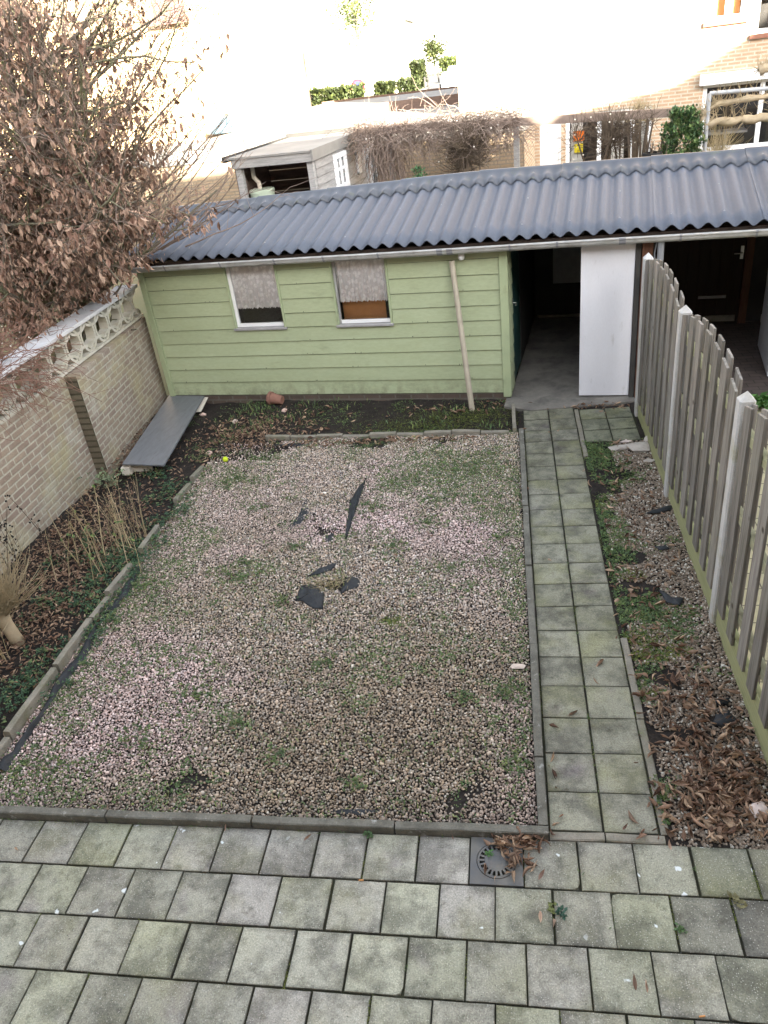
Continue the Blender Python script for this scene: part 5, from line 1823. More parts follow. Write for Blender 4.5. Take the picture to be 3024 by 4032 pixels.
# ================================================================== BEYOND THE SHED
# ---- timber shelter and its side wall
WF = 2.75                                            # front of the shelter, metres behind the shed front
u0, zt0 = ons(507, 352, WF); u1, zt1 = ons(668, 330, WF)
zt = (zt0 + zt1) / 2
WE = 5.45
st = thing('shelter', S(u0, WF, .6), 'open-fronted timber shelter with pale flat roof and grey boarded side', 'shelter')
b = MB()
b.box(u0 - .03, u1 + .06, WF - .08, WF - .03, zt - .10, zt + .03, S)
b.box(u0, u0 + .10, WF - .03, WF + .07, .5, zt - .02, S)
b.box(u1 - .06, u1 + .04, WF - .03, WF + .07, .5, zt - .02, S)
b.build('front_frame', M['grey_boards'], st, bevel=.004)
b = MB(); b.box(u0 - .1, u1 + .08, WF - .1, WE, zt + .032, zt + .06, S)
b.box(u1 + .05, u1 + .085, WF - .1, WE, zt - .09, zt + .07, S)
rf_ = b.build('roof', M['roof_felt'], st)
b = MB(); b.box(u0 - .16, u1 + .05, WE + .002, WE + .10, zt - .02, zt + .12, S); b.box(u0 - .16, u0 - .102, WF - .1, WE, zt + .0, zt + .085, S); b.build('gutter', M['dark_wall'], rf_)
b = MB(); boards(b, WF + .05, WE, .5, zt + .02, 19, lambda u, wv, z: S(u1 + .04 - wv, u, z))
b.build('side_boards', M['grey_boards'], st)
b = MB(); boards(b, u0 - .2, u1, .5, zt + .02, 14, S, WF + 1.3)
b.box(u0 - .05, u0, WF + .05, WF + 1.3, .5, zt, S)
b.build('back_boards', M['brown_boards'], st)


def side_px(vx, vy):
    """(w, z) on the shelter's side wall plane"""
    d = ray(vx, vy); t = (u1 + .06 - (CAM - A0) @ DU) / (d @ DU); q = CAM + d * t
    return float((q - A0) @ DW), float(q[2])


sfr = lambda a, o, z: S(u1 + .07 + o, a, z)
for (tl, br_, nm, bars) in (((719, 335), (755, 420), 'door', True), ((766, 322), (778, 372), 'window', False)):
    a0, z1 = side_px(*tl); a1, z0 = side_px(*br_)
    b = MB(); t = .07
    b.box(a0, a0 + t, -.03, .03, z0, z1, sfr); b.box(a1 - t, a1, -.03, .03, z0, z1, sfr)
    b.box(a0 + t, a1 - t, -.03, .03, z1 - t, z1, sfr); b.box(a0 + t, a1 - t, -.03, .03, z0, z0 + (t if not bars else .22), sfr)
    if bars:
        am = (a0 + a1) / 2; zm = (z0 + .22 + z1) / 2
        b.box(am - .02, am + .02, -.02, .02, z0 + .22, z1 - t, sfr); b.box(a0 + t, am - .02, -.02, .02, zm - .02, zm + .02, sfr); b.box(am + .02, a1 - t, -.02, .02, zm - .02, zm + .02, sfr)
    wn = b.build(nm, M['white_paint'], st)
    b = MB(); b.box(a0 + .02, a1 - .02, -.028, -.018, z0 + .05, z1 - .02, sfr); b.build('pane', M['car_glass'], wn)
# white back door next to the shelter, in the end of its side wall
a0, z1 = side_px(800, 330); a1, z0 = side_px(826, 415)
b = MB(); b.box(WE + .02, WE + .1, -.03, .04, .6, zt - .08, sfr); b.box(WE + .10, WE + .75, -.02, .02, .6, zt - .12, sfr)
wd = b.build('back_door', M['white_paint'], st)
b = MB(); b.box(WE + .3, WE + .52, .02, .028, 1.6, zt - .3, sfr); b.build('door_light', M['car_glass'], wd)

# rain barrel with downpipe, in the mouth of the shelter
ub, zb = ons(566, 412, WF + .2)
bar = thing('rain_barrel', S(ub, WF + .2, .6), 'pale green rain barrel with downpipe under the shelter roof', 'barrel')
b = MB(); b.lathe([(.17, .5), (.19, .9), (.2, 1.4), (.195, zb - .02), (.205, zb - .02), (.205, zb + .02), (.19, zb + .03), (0, zb + .03)], S(ub, WF + .2, 0), 24)
b.build('drum', M['barrel'], bar, smooth=False)
b = MB(); b.tube([S(ub - .05, WF + .25, zb + .02), S(ub - .05, WF + .25, zb + .12), S(ub - .12, WF + .25, zb + .2), S(ub - .12, WF + .25, zt - .1)], .035, 10); b.build('downpipe', M['pipe'], bar)
b = MB(); b.tube([S(ub - .3, WF + .1, zb - .2), S(ub - .31, WF + .1, zb + .1), S(ub - .25, WF + .1, zb + .13)], .015, 8)
tag(b.build('garden_hose', M['teal']), 'green hose end hooked up beside the rain barrel', 'hose')
# low plank fence left of the shelter
b = MB()
for k in range(7):
    b.box(u0 - 1.5 + k * .2, u0 - 1.5 + k * .2 + .19, WF + .3, WF + .33, .4, 2.2 + random.uniform(-.02, .02), S)
tag(b.build('plank_fence', M['grey_boards']), 'old grey plank fence left of the shelter behind the tree', 'fence')

# ---- brick house with its flat-roofed extension
WX, WG = 6.05, 11.6                                            # extension front
ue, _ = ons(1132, 300, WX)
_, zr = ons(1100, 252, WX)
GF = .55
house = thing('brick_house', S(ue, WX, GF), 'sunlit brick terraced house with white framed windows and a flat-roofed extension', 'house')
b = MB()
b.box(ue - 7.6, ue, WX, WX + 2.2, GF - .3, zr - .24, S)
b.box(ue - 11, ue - 7.6, WX + 1.2, WX + 7, GF - .3, zr - .3, S)
b.box(ue - 7.6, ue - 1.4, WX + 2.2, WG - .1, GF - .3, zr - .26, S)
b.build('extension_wall', M['ext_brick'], house)
b = MB(); b.box(ue - .2, ue + .002, WX + .002, WX + 2.2, GF, zr - .245, S); b.build('extension_side', M['side_brick'], house)
b = MB(); b.box(ue - 7.65, ue + .05, WX - .05, WX + 2.2, zr - .24, zr, S)
b.box(ue - 11, ue - 7.65, WX + 1.15, WX + 7.5, zr - .3, zr - .12, S)
b.box(ue - 7.65, ue - 1.45, WX + 2.2, WG - .05, zr - .25, zr - .002, S)
fr_ = b.build('flat_roof', M['roof_felt'], house)
WG = 11.6
ug0, zg0 = ons(594, 250, WG); ug1, zg1 = ons(985, 206, WG); zg = (zg0 + zg1) / 2
gar = thing('garage_row', S(ug1, WG, .6), 'row of flat-roofed garages with a dark brown fascia behind the white extension roof', 'garages')
b = MB(); b.box(ug0, ug1 + 3, WG + .03, WG + 3.9, .4, zg - .2, S); b.build('wall', M['ext_brick'], gar)
b = MB(); b.box(ug0 - .05, ug1 + 3, WG, WG + 4.0, zg - .22, zg, S); gr_ = b.build('flat_roof', M['roof_felt'], gar)
b = MB(); b.box(ug0 - .06, ug1 + 3, WG - .03, WG - .001, zg - .2, zg + .025, S); b.box(ug0 - .06, ug1 + 3, WG + 4.001, WG + 4.05, zg - .1, zg + .05, S); b.build('fascia', M['brown_boards'], gr_)
for vx, vy in ((580, 268), (487, 285)):
    q = onz(vx, vy, zr); b = MB()
    r_ = .42
    b.lathe([(r_ + .05, 0), (r_ + .05, .1), (r_, .12), (r_ * .9, .25), (r_ * .6, .36), (r_ * .25, .41), (0, .42)], q, 24)
    b.build('skylight', M['car_glass'], fr_, smooth=True)
b = MB(); q0, q1 = ons(1115, 268, WX - .03), 0
b.tube([S(ue - 3.5, WX - .03, zr - .2), S(ue - 3.5, WX - .03, GF)], .03, 8); b.build('rain_pipe', M['grey_sill'], house)

WM = 8.1                                             # main facade
uL, _ = ons(990, 100, WM + .3)
HT = 7.2


def fw(tl, br_, wv=WM):
    ua, za = ons(*tl, wv); ub_, zb_ = ons(*br_, wv)
    return ua, ub_, zb_, za


holes = [fw((1222, 248), (1403, 352)), fw((1520, 182), (1735, 310)), fw((1534, -38), (1609, 38)), fw((1640, -45), (1760, 58))]
dr_ = fw((1166, 260), (1186, 420))
holes2 = holes + [(dr_[0], dr_[0] + .42, GF, GF + 2.1)]
# wall as a grid of rectangles with openings left out
us = sorted({uL, uL + 16} | {h[0] for h in holes2} | {h[1] for h in holes2})
zs = sorted({GF - .3, HT} | {h[2] for h in holes2} | {h[3] for h in holes2})
b = MB()
for i in range(len(us) - 1):
    for j in range(len(zs) - 1):
        cu_, cz = (us[i] + us[i + 1]) / 2, (zs[j] + zs[j + 1]) / 2
        if any(h[0] < cu_ < h[1] and h[2] < cz < h[3] for h in holes2):
            continue
        b.add([S(us[i], WM, zs[j]), S(us[i + 1], WM, zs[j]), S(us[i + 1], WM, zs[j + 1]), S(us[i], WM, zs[j + 1])], [(0, 1, 2, 3)])
# reveals
for h in holes2:
    c4 = [(h[0], h[2]), (h[1], h[2]), (h[1], h[3]), (h[0], h[3])]
    for k in range(4):
        a, e = c4[k], c4[(k + 1) % 4]
        b.add([S(a[0], WM, a[1]), S(a[0], WM + .12, a[1]), S(e[0], WM + .12, e[1]), S(e[0], WM, e[1])], [(0, 1, 2, 3)])
# side and back
b.add([S(uL, WM, GF - .3), S(uL, WM + 8, GF - .3), S(uL, WM + 8, HT), S(uL, WM, HT)], [(3, 2, 1, 0)])
b.add([S(uL, WM + 8, GF - .3), S(uL + 16, WM + 8, GF - .3), S(uL + 16, WM + 8, HT), S(uL, WM + 8, HT)], [(0, 1, 2, 3)])
b.build('wall', M['house_brick'], house)
b = MB(); b.add([S(uL - .3, WM - .4, HT - .05), S(uL + 16, WM - .4, HT - .05), S(uL + 16, WM + 4, HT + 3), S(uL - .3, WM + 4, HT + 3), S(uL - .3, WM + 8.4, HT - .05), S(uL + 16, WM + 8.4, HT - .05)], [(0, 1, 2, 3), (3, 2, 5, 4), (0, 3, 4)])
b.build('roof', M['tile_roof'], house)
b = MB(); b.box(uL + .3, uL + 15.8, WM + .9, WM + 1.0, GF, HT - .3, S); b.build('inner_wall', M['dark_wall'], house)
for i, h in enumerate(holes):
    a, e, z0, z1 = h
    t = .075
    b = MB()
    b.box(a, a + t, WM + .04, WM + .11, z0, z1, S); b.box(e - t, e, WM + .04, WM + .11, z0, z1, S)
    b.box(a + t, e - t, WM + .04, WM + .11, z0, z0 + t, S); b.box(a + t, e - t, WM + .04, WM + .11, z1 - t, z1, S)
    mids = {0: [.40, .78], 1: [.56], 2: [.52], 3: []}[i]
    for m_ in mids:
        um = a + (e - a) * m_; b.box(um - .04, um + .04, WM + .04, WM + .11, z0 + t, z1 - t, S)
    wn = b.build('window', M['white_paint'], house, bevel=.004)
    b = MB(); b.box(a + .02, e - .02, WM + .07, WM + .08, z0 + .02, z1 - .02, S); b.build('pane', M['glass'], wn)
    b = MB(); b.box(a - .06, e + .06, WM - .06, WM + .04, z0 - .07, z0 - .003, S); b.build('sill', M['tile_roof'], wn)
    if i == 0:
        for ff, w_ in ((.06, .10), (.86, .13), (.55, .12)):
            uc = a + (e - a) * ff
            b = MB()
            for k in range(12):
                b.tube([S(uc + k * .02, WM + .2, z0 + .05), S(uc + k * .02, WM + .2, z1)], .012, 5, cap=False)
            b.build('curtain', M['fascia_white'], wn)
        ua, za = ons(1241, 288, WM + .12); b = MB(); b.box(ua - .02, ua + .19, WM + .115, WM + .12, za - .15, za + .04, S); b.build('paper_sheet', M['orange_paper'], wn)
        b = MB(); b.box(ua - .0, ua + .17, WM + .115, WM + .12, za - .36, za - .20, S); b.build('paper_sheet', M['yellow_paper'], wn)
    if i == 1:
        b = MB(); b.box(a - .08, e + .1, WM - .14, WM + .02, z1 - .02, z1 + .16, S); b.build('shutter_box', M['white_paint'], wn, bevel=.01)
        # a table and chair, dim inside
        b = MB(); uc, zc = a + .55 * (e - a), z0 + .25
        b.box(a + .2, a + .9, WM + .35, WM + .8, zc, zc + .04, S); b.box(a + .5, a + .54, WM + .4, WM + .44, z0 - .3, zc, S)
        b.build('table', M['grey_sill'], wn)
    if i == 2:
        b = MB(); b.box(a + .08, e - .08, WM + .2, WM + .22, z0 + .05, z1, S); b.build('blind', M['orange_board'], wn)
b = MB(); b.box(dr_[0] + .04, dr_[0] + .38, WM + .05, WM + .1, GF, GF + 2.03, S)
fd = b.build('door', M['white_paint'], house)
b = MB(); b.box(dr_[0], dr_[0] + .04, WM + .02, WM + .11, GF, GF + 2.1, S); b.box(dr_[0] + .38, dr_[0] + .42, WM + .02, WM + .11, GF, GF + 2.1, S); b.box(dr_[0] + .04, dr_[0] + .38, WM + .02, WM + .11, GF + 2.03, GF + 2.1, S); b.build('frame', M['white_paint'], fd)

# ---- pergola with a dense tangle of bare vine
WPg = 4.6
pg = thing('pergola', S(3.2, WPg, GF), 'long wooden pergola beam on posts in front of the brick house', 'pergola')
ua, za = ons(765, 285, WPg); ub_, zb_ = ons(1450, 243, WPg)
b = MB(); zb0 = (za + zb_) / 2
zl = lambda u: za + (zb_ - za) * (u - ua) / (ub_ - ua)
b.add([S(ua, WPg + o, zl(ua) + q) for q in (-.06, .06) for o in (-.05, .05)] + [S(ub_, WPg + o, zl(ub_) + q) for q in (-.06, .06) for o in (-.05, .05)], [(0, 1, 3, 2), (4, 6, 7, 5), (0, 4, 5, 1), (2, 3, 7, 6), (0, 2, 6, 4), (1, 5, 7, 3)])
b.build('beam', M['twig'], pg)
for vx in (838, 1130 - 15, 1455):
    b = MB(); u, z = ons(vx, 275, WPg); b.box(u - .045, u + .045, WPg - .045, WPg + .045, GF - .1, zl(u) - .06, S); b.build('post', M['grey_boards'], pg)
vine = thing('climbing_vine', S(2.6, WPg, GF), 'tangled bare grey-brown vine heaped over the pergola and trailing down its post', 'climbing plant')
tw = Twigs()
uA, _ = ons(765, 285, WPg); uB, _ = ons(1130, 262, WPg)
for i in range(1700):
    t = random.random()
    u = uA + (uB - uA) * t
    base_z = zl(u) + random.gauss(-.03, .12)
    st_ = S(u, WPg + random.gauss(0, .22), base_z)
    pts, dd_ = tw.grow(st_, np.array([random.gauss(0, 1), random.gauss(0, .7), random.gauss(-.45 if t < .35 else -.3, .45)]), random.uniform(.25, .75), .0055, 5, .3, -.06, 3)
up, _ = ons(838, 330, WPg)
for i in range(150):
    st_ = S(up + random.gauss(0, .16), WPg + random.gauss(-.05, .1), zl(up) + random.uniform(-.6, .1))
    tw.grow(st_, np.array([random.gauss(0, .25), random.gauss(0, .25), -1]), random.uniform(.4, 1.1), .007, 7, .16, -.05, 4)
tw.mb.build('stems', M['twig'], vine)


def twigball(name, vc, wv, rad, label, n=330, mt='twig', bulge=1.0, berries=0, cat='shrub', gnd=GF, asp=1.0):
    u, z = ons(*vc, wv)
    th = thing(name, S(u, wv, gnd), label, cat)
    tw = Twigs()
    c = S(u, wv, z); ft = S(u, wv, gnd)
    tops = []
    tk = MB()
    for i in range(7):
        e = c + np.array([random.gauss(0, rad * .35), random.gauss(0, rad * .35), random.uniform(-.6, .15) * rad])
        tk.tube([ft + np.array([random.gauss(0, .03), random.gauss(0, .03), 0]), (ft * .35 + e * .65) + np.array([random.gauss(0, .05), random.gauss(0, .05), 0]), e], [.03, .02, .012], 6, cap=False)
        tops.append(e)
    tk.build('trunk', M['dark_twig'], th)
    for i in range(n):
        e = random.choice(tops)
        d = np.array([random.gauss(0, 1) * asp, random.gauss(0, 1), random.gauss(.35, .8)])
        d /= np.linalg.norm(d)
        q = e + d * rad * random.uniform(0, .5)
        pts, dd_ = tw.grow(q, d + np.array([0, 0, .25]), rad * random.uniform(.3, .7), .005, 5, .22, .03, 3)
    tw.mb.build('twigs', M[mt], th)
    if berries:
        b = MB()
        for i in range(berries):
            d = np.array([random.gauss(0, 1), random.gauss(0, 1), random.gauss(.1, 1)]); d /= np.linalg.norm(d)
            p_ = c + d * rad * random.uniform(.7, 1.15); v_, f_ = ico()
            b.add([p_ + x * .014 for x in v_], [tuple(x) for x in f_])
        b.build('berries', M['ivory'], th)
    return th


twigball('bare_bush', (1012, 325), 4.3, .52, 'bare round bush in front of the extension wall, under the vine', 900, 'dark_twig', berries=14)
twigball('bare_bush', (1312, 300), 4.4, .52, 'round bare bush with pale berries in front of the house window', 700, 'dark_twig', berries=45)
twigball('bare_bush', (1385, 265), 4.2, .34, 'small dark bare tree right of the round berried bush', 150, 'dark_twig', cat='tree')
twigball('bare_bush', (1420, 320), 4.0, .2, 'little bare shrub in the black pot', 60, 'dark_twig')
u, z = ons(1408, 345, 3.95)
b = MB(); b.lathe([(.10, z - .14), (.13, z + .06), (.145, z + .06), (.145, z + .10), (.12, z + .10), (.11, z + .02), (0, z + .0)], S(u, 3.95, 0), 20)
tag(b.build('plant_pot', M['rubber']), 'black plant pot in front of the house window', 'plant pot')
b = MB(); u, z = ons(1408, 354, 3.95); b.box(u - 1.2, u + .3, 3.8, 4.15, GF, z - .02, S)
tag(b.build('planter_wall', M['ext_brick']), 'low brick planter wall carrying the black pot', 'wall')


def leafy(name, pts_fn, n, size, pal, label, cat='plant', mt='foliage', k=4, group=None, part=None):
    P_ = pts_fn(n)
    V, F, C = rosettes(P_, k, RNG.uniform(size * .7, size * 1.3, len(P_)), pick(pal, len(P_)), .9)
    o = mass(name, V, F, M[mt], C)
    return tag(o, label, cat, group)


# ivy-covered post
ui, zi0 = ons(1470, 350, 4.2); _, zi1 = ons(1470, 238, 4.2)
def ivy_pts(n):
    h = RNG.random(n); a = RNG.uniform(0, 6.28, n)
    r_ = (.22 + .10 * vnoise(h * 9, a, 1, 3)) * np.where(h > .8, .7, 1) * np.where(h < .25, 1.15, 1) * RNG.uniform(.55, 1.15, n)
    base = S(ui, 4.2, zi0 - .3)
    return np.stack([base[0] + np.cos(a) * r_, base[1] + np.sin(a) * r_, base[2] + h * (zi1 - zi0 + .3)], -1)
leafy('ivy_pillar', ivy_pts, 1900, .05, np.array([(.05, .1, .035), (.08, .14, .045), (.13, .19, .06), (.035, .075, .03)]), 'post thickly wrapped in green ivy beside the right-hand window', 'plant')
tg = Twigs(); 
th = thing('dry_grass', S(ui + .75, 4.4, GF), 'golden dry ornamental grass between the ivy post and the right window', 'plant')
for i in range(150):
    u, z = ons(1548, 335, 4.4)
    tg.grow(S(u + random.gauss(0, .07), 4.4 + random.gauss(0, .07), z - .1), np.array([random.gauss(0, .35), random.gauss(0, .35), 1]), random.uniform(.3, .7), .004, 5, .08, -.05, 3)
tg.mb.build('blades', M['straw'], th)
def cover_pts(n):
    uu = RNG.uniform(0, 1, n)
    a = S(ons(1480, 352, 3.9)[0], 3.9, 0); b_ = S(ons(1690, 330, 3.9)[0], 3.9, 0)
    P_ = a[None] * (1 - uu[:, None]) + b_[None] * uu[:, None]
    return P_ + np.stack([RNG.normal(0, .05, n), RNG.normal(0, .25, n), RNG.uniform(1.35, 1.62, n) + .12 * vnoise(uu * 6, uu * 0, 1, 2)], -1)
leafy('low_hedge', cover_pts, 900, .05, np.array([(.16, .2, .1), (.2, .25, .15), (.1, .14, .07)]), 'low pale green leafy hedge under the right-hand window', 'hedge')
# espaliered plane trees with knobbly arms on a pipe frame
esp = thing('espalier_tree', S(ons(1700, 330, 4.3)[0], 4.3, GF), 'pollarded plane tree with knobbly horizontal arms trained across the right-hand window', 'tree')
b = MB()
def arm(pxs, wv, r0, r1):
    pts = [S(ons(*q, wv)[0], wv + random.gauss(0, .02), ons(*q, wv)[1]) for q in pxs]
    P_ = []
    for i in range(len(pts) - 1):
        for k in range(4):
            t = k / 4; P_.append(pts[i] * (1 - t) + pts[i + 1] * t + np.array([random.gauss(0, .008), 0, random.gauss(0, .012)]))
    P_.append(pts[-1])
    rr = [(r0 + (r1 - r0) * i / len(P_)) * random.uniform(.85, 1.35) for i in range(len(P_))]
    b.tube(P_, rr, 8)
    return P_
a1 = arm([(1790, 250), (1720, 252), (1659, 255), (1600, 260), (1550, 265), (1522, 268)], 4.3, .055, .05)
a2 = arm([(1790, 190), (1720, 200), (1659, 207), (1600, 216), (1560, 222), (1522, 240), (1512, 262)], 4.3, .045, .03)
a3 = arm([(1790, 150), (1700, 145), (1640, 152)], 4.25, .06, .08)
a4 = arm([(1700, 420), (1700, 330), (1705, 250), (1700, 150)], 4.3, .08, .07)
b.build('trunk', M['pale_bark'], esp, smooth=True)
tw = Twigs()
for P_, cnt in ((a1, 60), (a2, 170), (a3, 120)):
    for i in range(cnt):
        q = random.choice(P_[len(P_) // 4:])
        tw.grow(q, np.array([random.gauss(0, .6), random.gauss(0, .4), random.gauss(.4, .8)]), random.uniform(.1, .3), .006, 4, .25, .03, 4)
tw.mb.build('twigs', M['pale_twig'], esp)
fr2 = thing('pipe_frame', S(ons(1530, 330, 4.25)[0], 4.25, GF), 'grey metal pipe frame carrying the trained plane tree', 'frame')
b = MB(); u, z = ons(1533, 202, 4.25); b.tube([S(u, 4.25, GF), S(u, 4.25, z)], .03, 10); b.build('upright', M['galv'], fr2)
b = MB(); u2, z2 = ons(1800, 178, 4.25); b.tube([S(u, 4.25, z), S(u2, 4.25, z2)], .028, 10); b.build('rail', M['galv'], fr2)
th = twigball('clipped_shrub', (1385, 236), 5.6, .3, 'pale clipped shrub catching the sun above the pergola', 260, 'pale_twig')
# little dark conifer by the door and evergreen bush by the extension wall
def blob(uc, wv, z0, z1, r_):
    def f(n):
        h = RNG.random(n) ** .8; a = RNG.uniform(0, 6.28, n); rr = r_ * np.sqrt(RNG.random(n)) * np.sin(np.clip(h * 2.6 + .35, 0, 3.1))
        c = S(uc, wv, 0)
        return np.stack([c[0] + np.cos(a) * rr, c[1] + np.sin(a) * rr, z0 + h * (z1 - z0)], -1)
    return f
u, z = ons(905, 395, 4.0); leafy('evergreen_bush', blob(u, 4.0, 1.3, ons(905, 362, 4.0)[1], .3), 260, .045, np.array([(.04, .1, .04), (.06, .13, .05)]), 'small evergreen bush in front of the extension wall', 'bush')
u, z = ons(1128, 378, 4.2); leafy('small_conifer', blob(u, 4.2, 1.2, ons(1128, 366, 4.2)[1], .13), 160, .03, np.array([(.02, .05, .02), (.03, .07, .03)]), 'tiny dark conifer beside the white back door', 'bush')
# the neighbour's plant in the yard right of the fence
q = onz(1648, 880)
V, F, C = rosettes(np.array([[q[0] + random.gauss(0, .05), q[1] + random.gauss(0, .05), .02] for _ in range(14)]), 7, np.full(14, .12), pick(np.array([(.07, .16, .04), (.1, .2, .05)]), 14))
o = mass('garden_plant', V, F, M['weed'], C); tag(o, 'bright green strap-leaved plant on the neighbouring paving, right of the nearest post', 'plant')

# ---- house beyond the flat roofs on the left
hb = ony(660, 215, 19.0)
hx = np.array([math.cos(.2), math.sin(.2), 0]); hy = np.array([-math.sin(.2), math.cos(.2), 0])
HF = lambda x, y, z: np.array([hb[0], hb[1], 0]) + hx * x + hy * y + np.array([0, 0, z])
h2 = thing('corner_house', (hb[0], hb[1], .6), 'sunlit pale brick house behind the tree, left of the bright hedge', 'house')
b = MB(); b.box(-18, 0, 0, 8, .3, 6.8, HF); b.build('wall', M['yellow_brick'], h2)
b = MB(); b.add([HF(-18.3, -.3, 6.7), HF(.1, -.3, 6.7), HF(.1, 4, 9.2), HF(-18.3, 4, 9.2), HF(.1, 8.3, 6.7), HF(-18.3, 8.3, 6.7)], [(0, 1, 2, 3), (3, 2, 4, 5), (1, 4, 2), (0, 3, 5)]); b.build('roof', M['tile_roof'], h2)
def hpx(vx, vy):
    d = ray(vx, vy); nn = -hy; t = ((np.array([hb[0], hb[1], 0]) - CAM) @ nn) / (d @ nn); q = CAM + d * t
    return float((q - np.array([hb[0], hb[1], 0])) @ hx), float(q[2])
x0, z1 = hpx(325, -25); x1, z0 = hpx(403, 36)
b = MB(); b.box(x0, x1, -.25, -.01, z0, z1, HF); b.box(x0 - .2, x1 + .05, -.3, -.0, z0 - .12, z0 - .01, HF); b.build('bay', M['side_cladding'], h2)
for k, (tl, br_) in enumerate((((462, 205), (482, 250)), ((505, 232), (520, 262)))):
    x0, z1 = hpx(*tl); x1, z0 = hpx(*br_)
    b = MB(); b.box(x0, x1, -.04, .02, z0, z1, HF); b.build('pier', M['grey_sill'], h2)

# ---- the street far behind
def quadz(name, pts, z, mt):
    b = MB(); b.add([(q[0], q[1], z) for q in pts], [tuple(range(len(pts)))]); return kind(b.build(name, mt), 'structure')
ZS_ = 1.2
rl = [onz(915, 208, ZS_), onz(938, 165, ZS_), onz(1010, 158, ZS_), onz(1120, 190, ZS_)]
quadz('road', rl, ZS_ + .02, M['asphalt'])
pl = [onz(893, 212, ZS_), onz(932, 165, ZS_), onz(938, 165, ZS_), onz(915, 208, ZS_)]
quadz('pavement', pl, ZS_ + .06, M['roof_felt'])


def hedge(name, va, vb, y, depth, vtop, label, pal, n=1400, size=.16):
    a, b_ = ony(*va, y), ony(*vb, y); top = ony(*vtop, y)[2]
    def f(m_):
        t = RNG.random(m_); dd_ = RNG.uniform(-depth / 2, depth / 2, m_)
        z0 = 1.0
        zt_ = top + .18 * (vnoise(t * 14, dd_, 1, 5) - .5)
        z = z0 + (zt_ - z0) * np.sqrt(RNG.random(m_))
        P_ = a[None] * (1 - t[:, None]) + b_[None] * t[:, None]
        P_[:, 1] += dd_; P_[:, 2] = z
        return P_
    return leafy(name, f, n, size, pal, label, 'hedge')


HG = np.array([(.03, .042, .012), (.045, .058, .016), (.024, .034, .011), (.06, .07, .02)])
hedge('hedge', (662, 215), (785, 205), 48, 1.6, (720, 193), 'yellow-green hedge behind the flat roofs, left of the parking sign', HG, 1700, .2)
hedge('hedge', (812, 200), (852, 195), 56, 1.2, (830, 182), 'dark clipped bush beside the far street, between sign and tall hedge', HG * .7, 800, .2)
hedge('hedge', (860, 190), (905, 178), 66, 2.0, (885, 172), 'low hedge along the far pavement in front of the tan wall', HG * .8, 800, .2)
hedge('hedge', (893, 175), (917, 170), 78, 2.5, (905, 137), 'tall block-shaped dark hedge at the end of the tan wall', HG * .7, 1300, .28)
hedge('hedge', (952, 165), (1010, 150), 125, 3.0, (975, 128), 'bright yellow-green hedge across the end of the street', HG * 1.4, 900, .4)
a, b_ = ony(842, 180, 72), ony(884, 172, 72)
b = MB(); b.box(a[0], b_[0], 72, 72.4, 1.0, ony(860, 150, 72)[2], ident); tag(b.build('garden_wall', M['render_white']), 'tan rendered wall beside the tall dark hedge on the far street', 'wall')
q = ony(940, 165, 118)
tt = thing('street_tree', (q[0], q[1], 1.2), 'small round clipped tree at the end of the street', 'tree')
b = MB(); b.tube([(q[0], q[1], 1), (q[0], q[1], 4)], .12, 8); b.build('trunk', M['bark'], tt)
V, F, C = rosettes(np.array([q[0], q[1], 0])[None] + np.stack([RNG.normal(0, .8, 700), RNG.normal(0, .8, 700), 4.2 + RNG.normal(0, .8, 700)], -1), 4, RNG.uniform(.25, .4, 700), pick(HG, 700), .9)
mass('crown', V, F, M['foliage'], C, tt)
q = ony(768, 60, 60)
tt = thing('street_tree', (q[0], q[1], 1.2), 'sunlit yellow-green tree top rising against the bright sky', 'tree')
b = MB(); b.tube([(q[0], q[1], 1), (q[0] + .1, q[1], 4), (q[0], q[1], 8.0)], [.2, .16, .06], 8)
for i in range(12):
    a = random.uniform(0, 6.28); z = random.uniform(4, 7); b.tube([(q[0], q[1], z), (q[0] + math.cos(a) * 1.1, q[1] + math.sin(a) * 1.1, z + 1.2)], [.06, .02], 5)
b.build('trunk', M['bark'], tt)
zc = ony(768, 25, 60)[2]
V, F, C = rosettes(np.array([q[0], q[1], 0])[None] + np.stack([RNG.normal(0, .75, 600), RNG.normal(0, .75, 600), zc + RNG.normal(0, .8, 600)], -1), 4, RNG.uniform(.12, .22, 600), pick(HG * 2, 600), .9)
mass('crown', V, F, M['foliage'], C, tt)
# no-parking sign
q = ony(773, 188, 52)
sg = thing('parking_sign', (q[0], q[1], 1.2), 'round blue no-parking sign with red rim and red slash beyond the flat roofs', 'sign')
b = MB(); b.tube([(q[0], q[1], 1.1), (q[0], q[1], q[2] + .3)], .03, 8); b.build('pole', M['galv'], sg)
rotd = lambda r_: [(r_ * math.cos(2 * math.pi * k / 28), r_ * math.sin(2 * math.pi * k / 28)) for k in range(28)]
def disc(r_, yo, th_, mt, nm, par):
    b = MB(); n_ = 28
    vs = [(q[0] + a, q[1] + yo, q[2] + c) for a, c in rotd(r_)] + [(q[0] + a, q[1] + yo - th_, q[2] + c) for a, c in rotd(r_)]
    b.add(vs, [tuple(range(n_))[::-1], tuple(range(n_, 2 * n_))] + [(k, (k + 1) % n_, n_ + (k + 1) % n_, n_ + k) for k in range(n_)])
    return b.build(nm, mt, par)
fc = disc(.46, -.04, .02, M['sign_red'], 'rim', sg); disc(.34, -.061, .008, M['sign_blue'], 'face', fc)
b = MB(); c_, s_ = math.cos(-.785), math.sin(-.785)
fr = lambda x, y, z: np.array([q[0] + c_ * x - s_ * z, q[1] - .08 + y, q[2] + s_ * x + c_ * z]); b.box(-.36, .36, 0, .008, -.055, .055, fr); b.build('slash', M['sign_red'], fc)


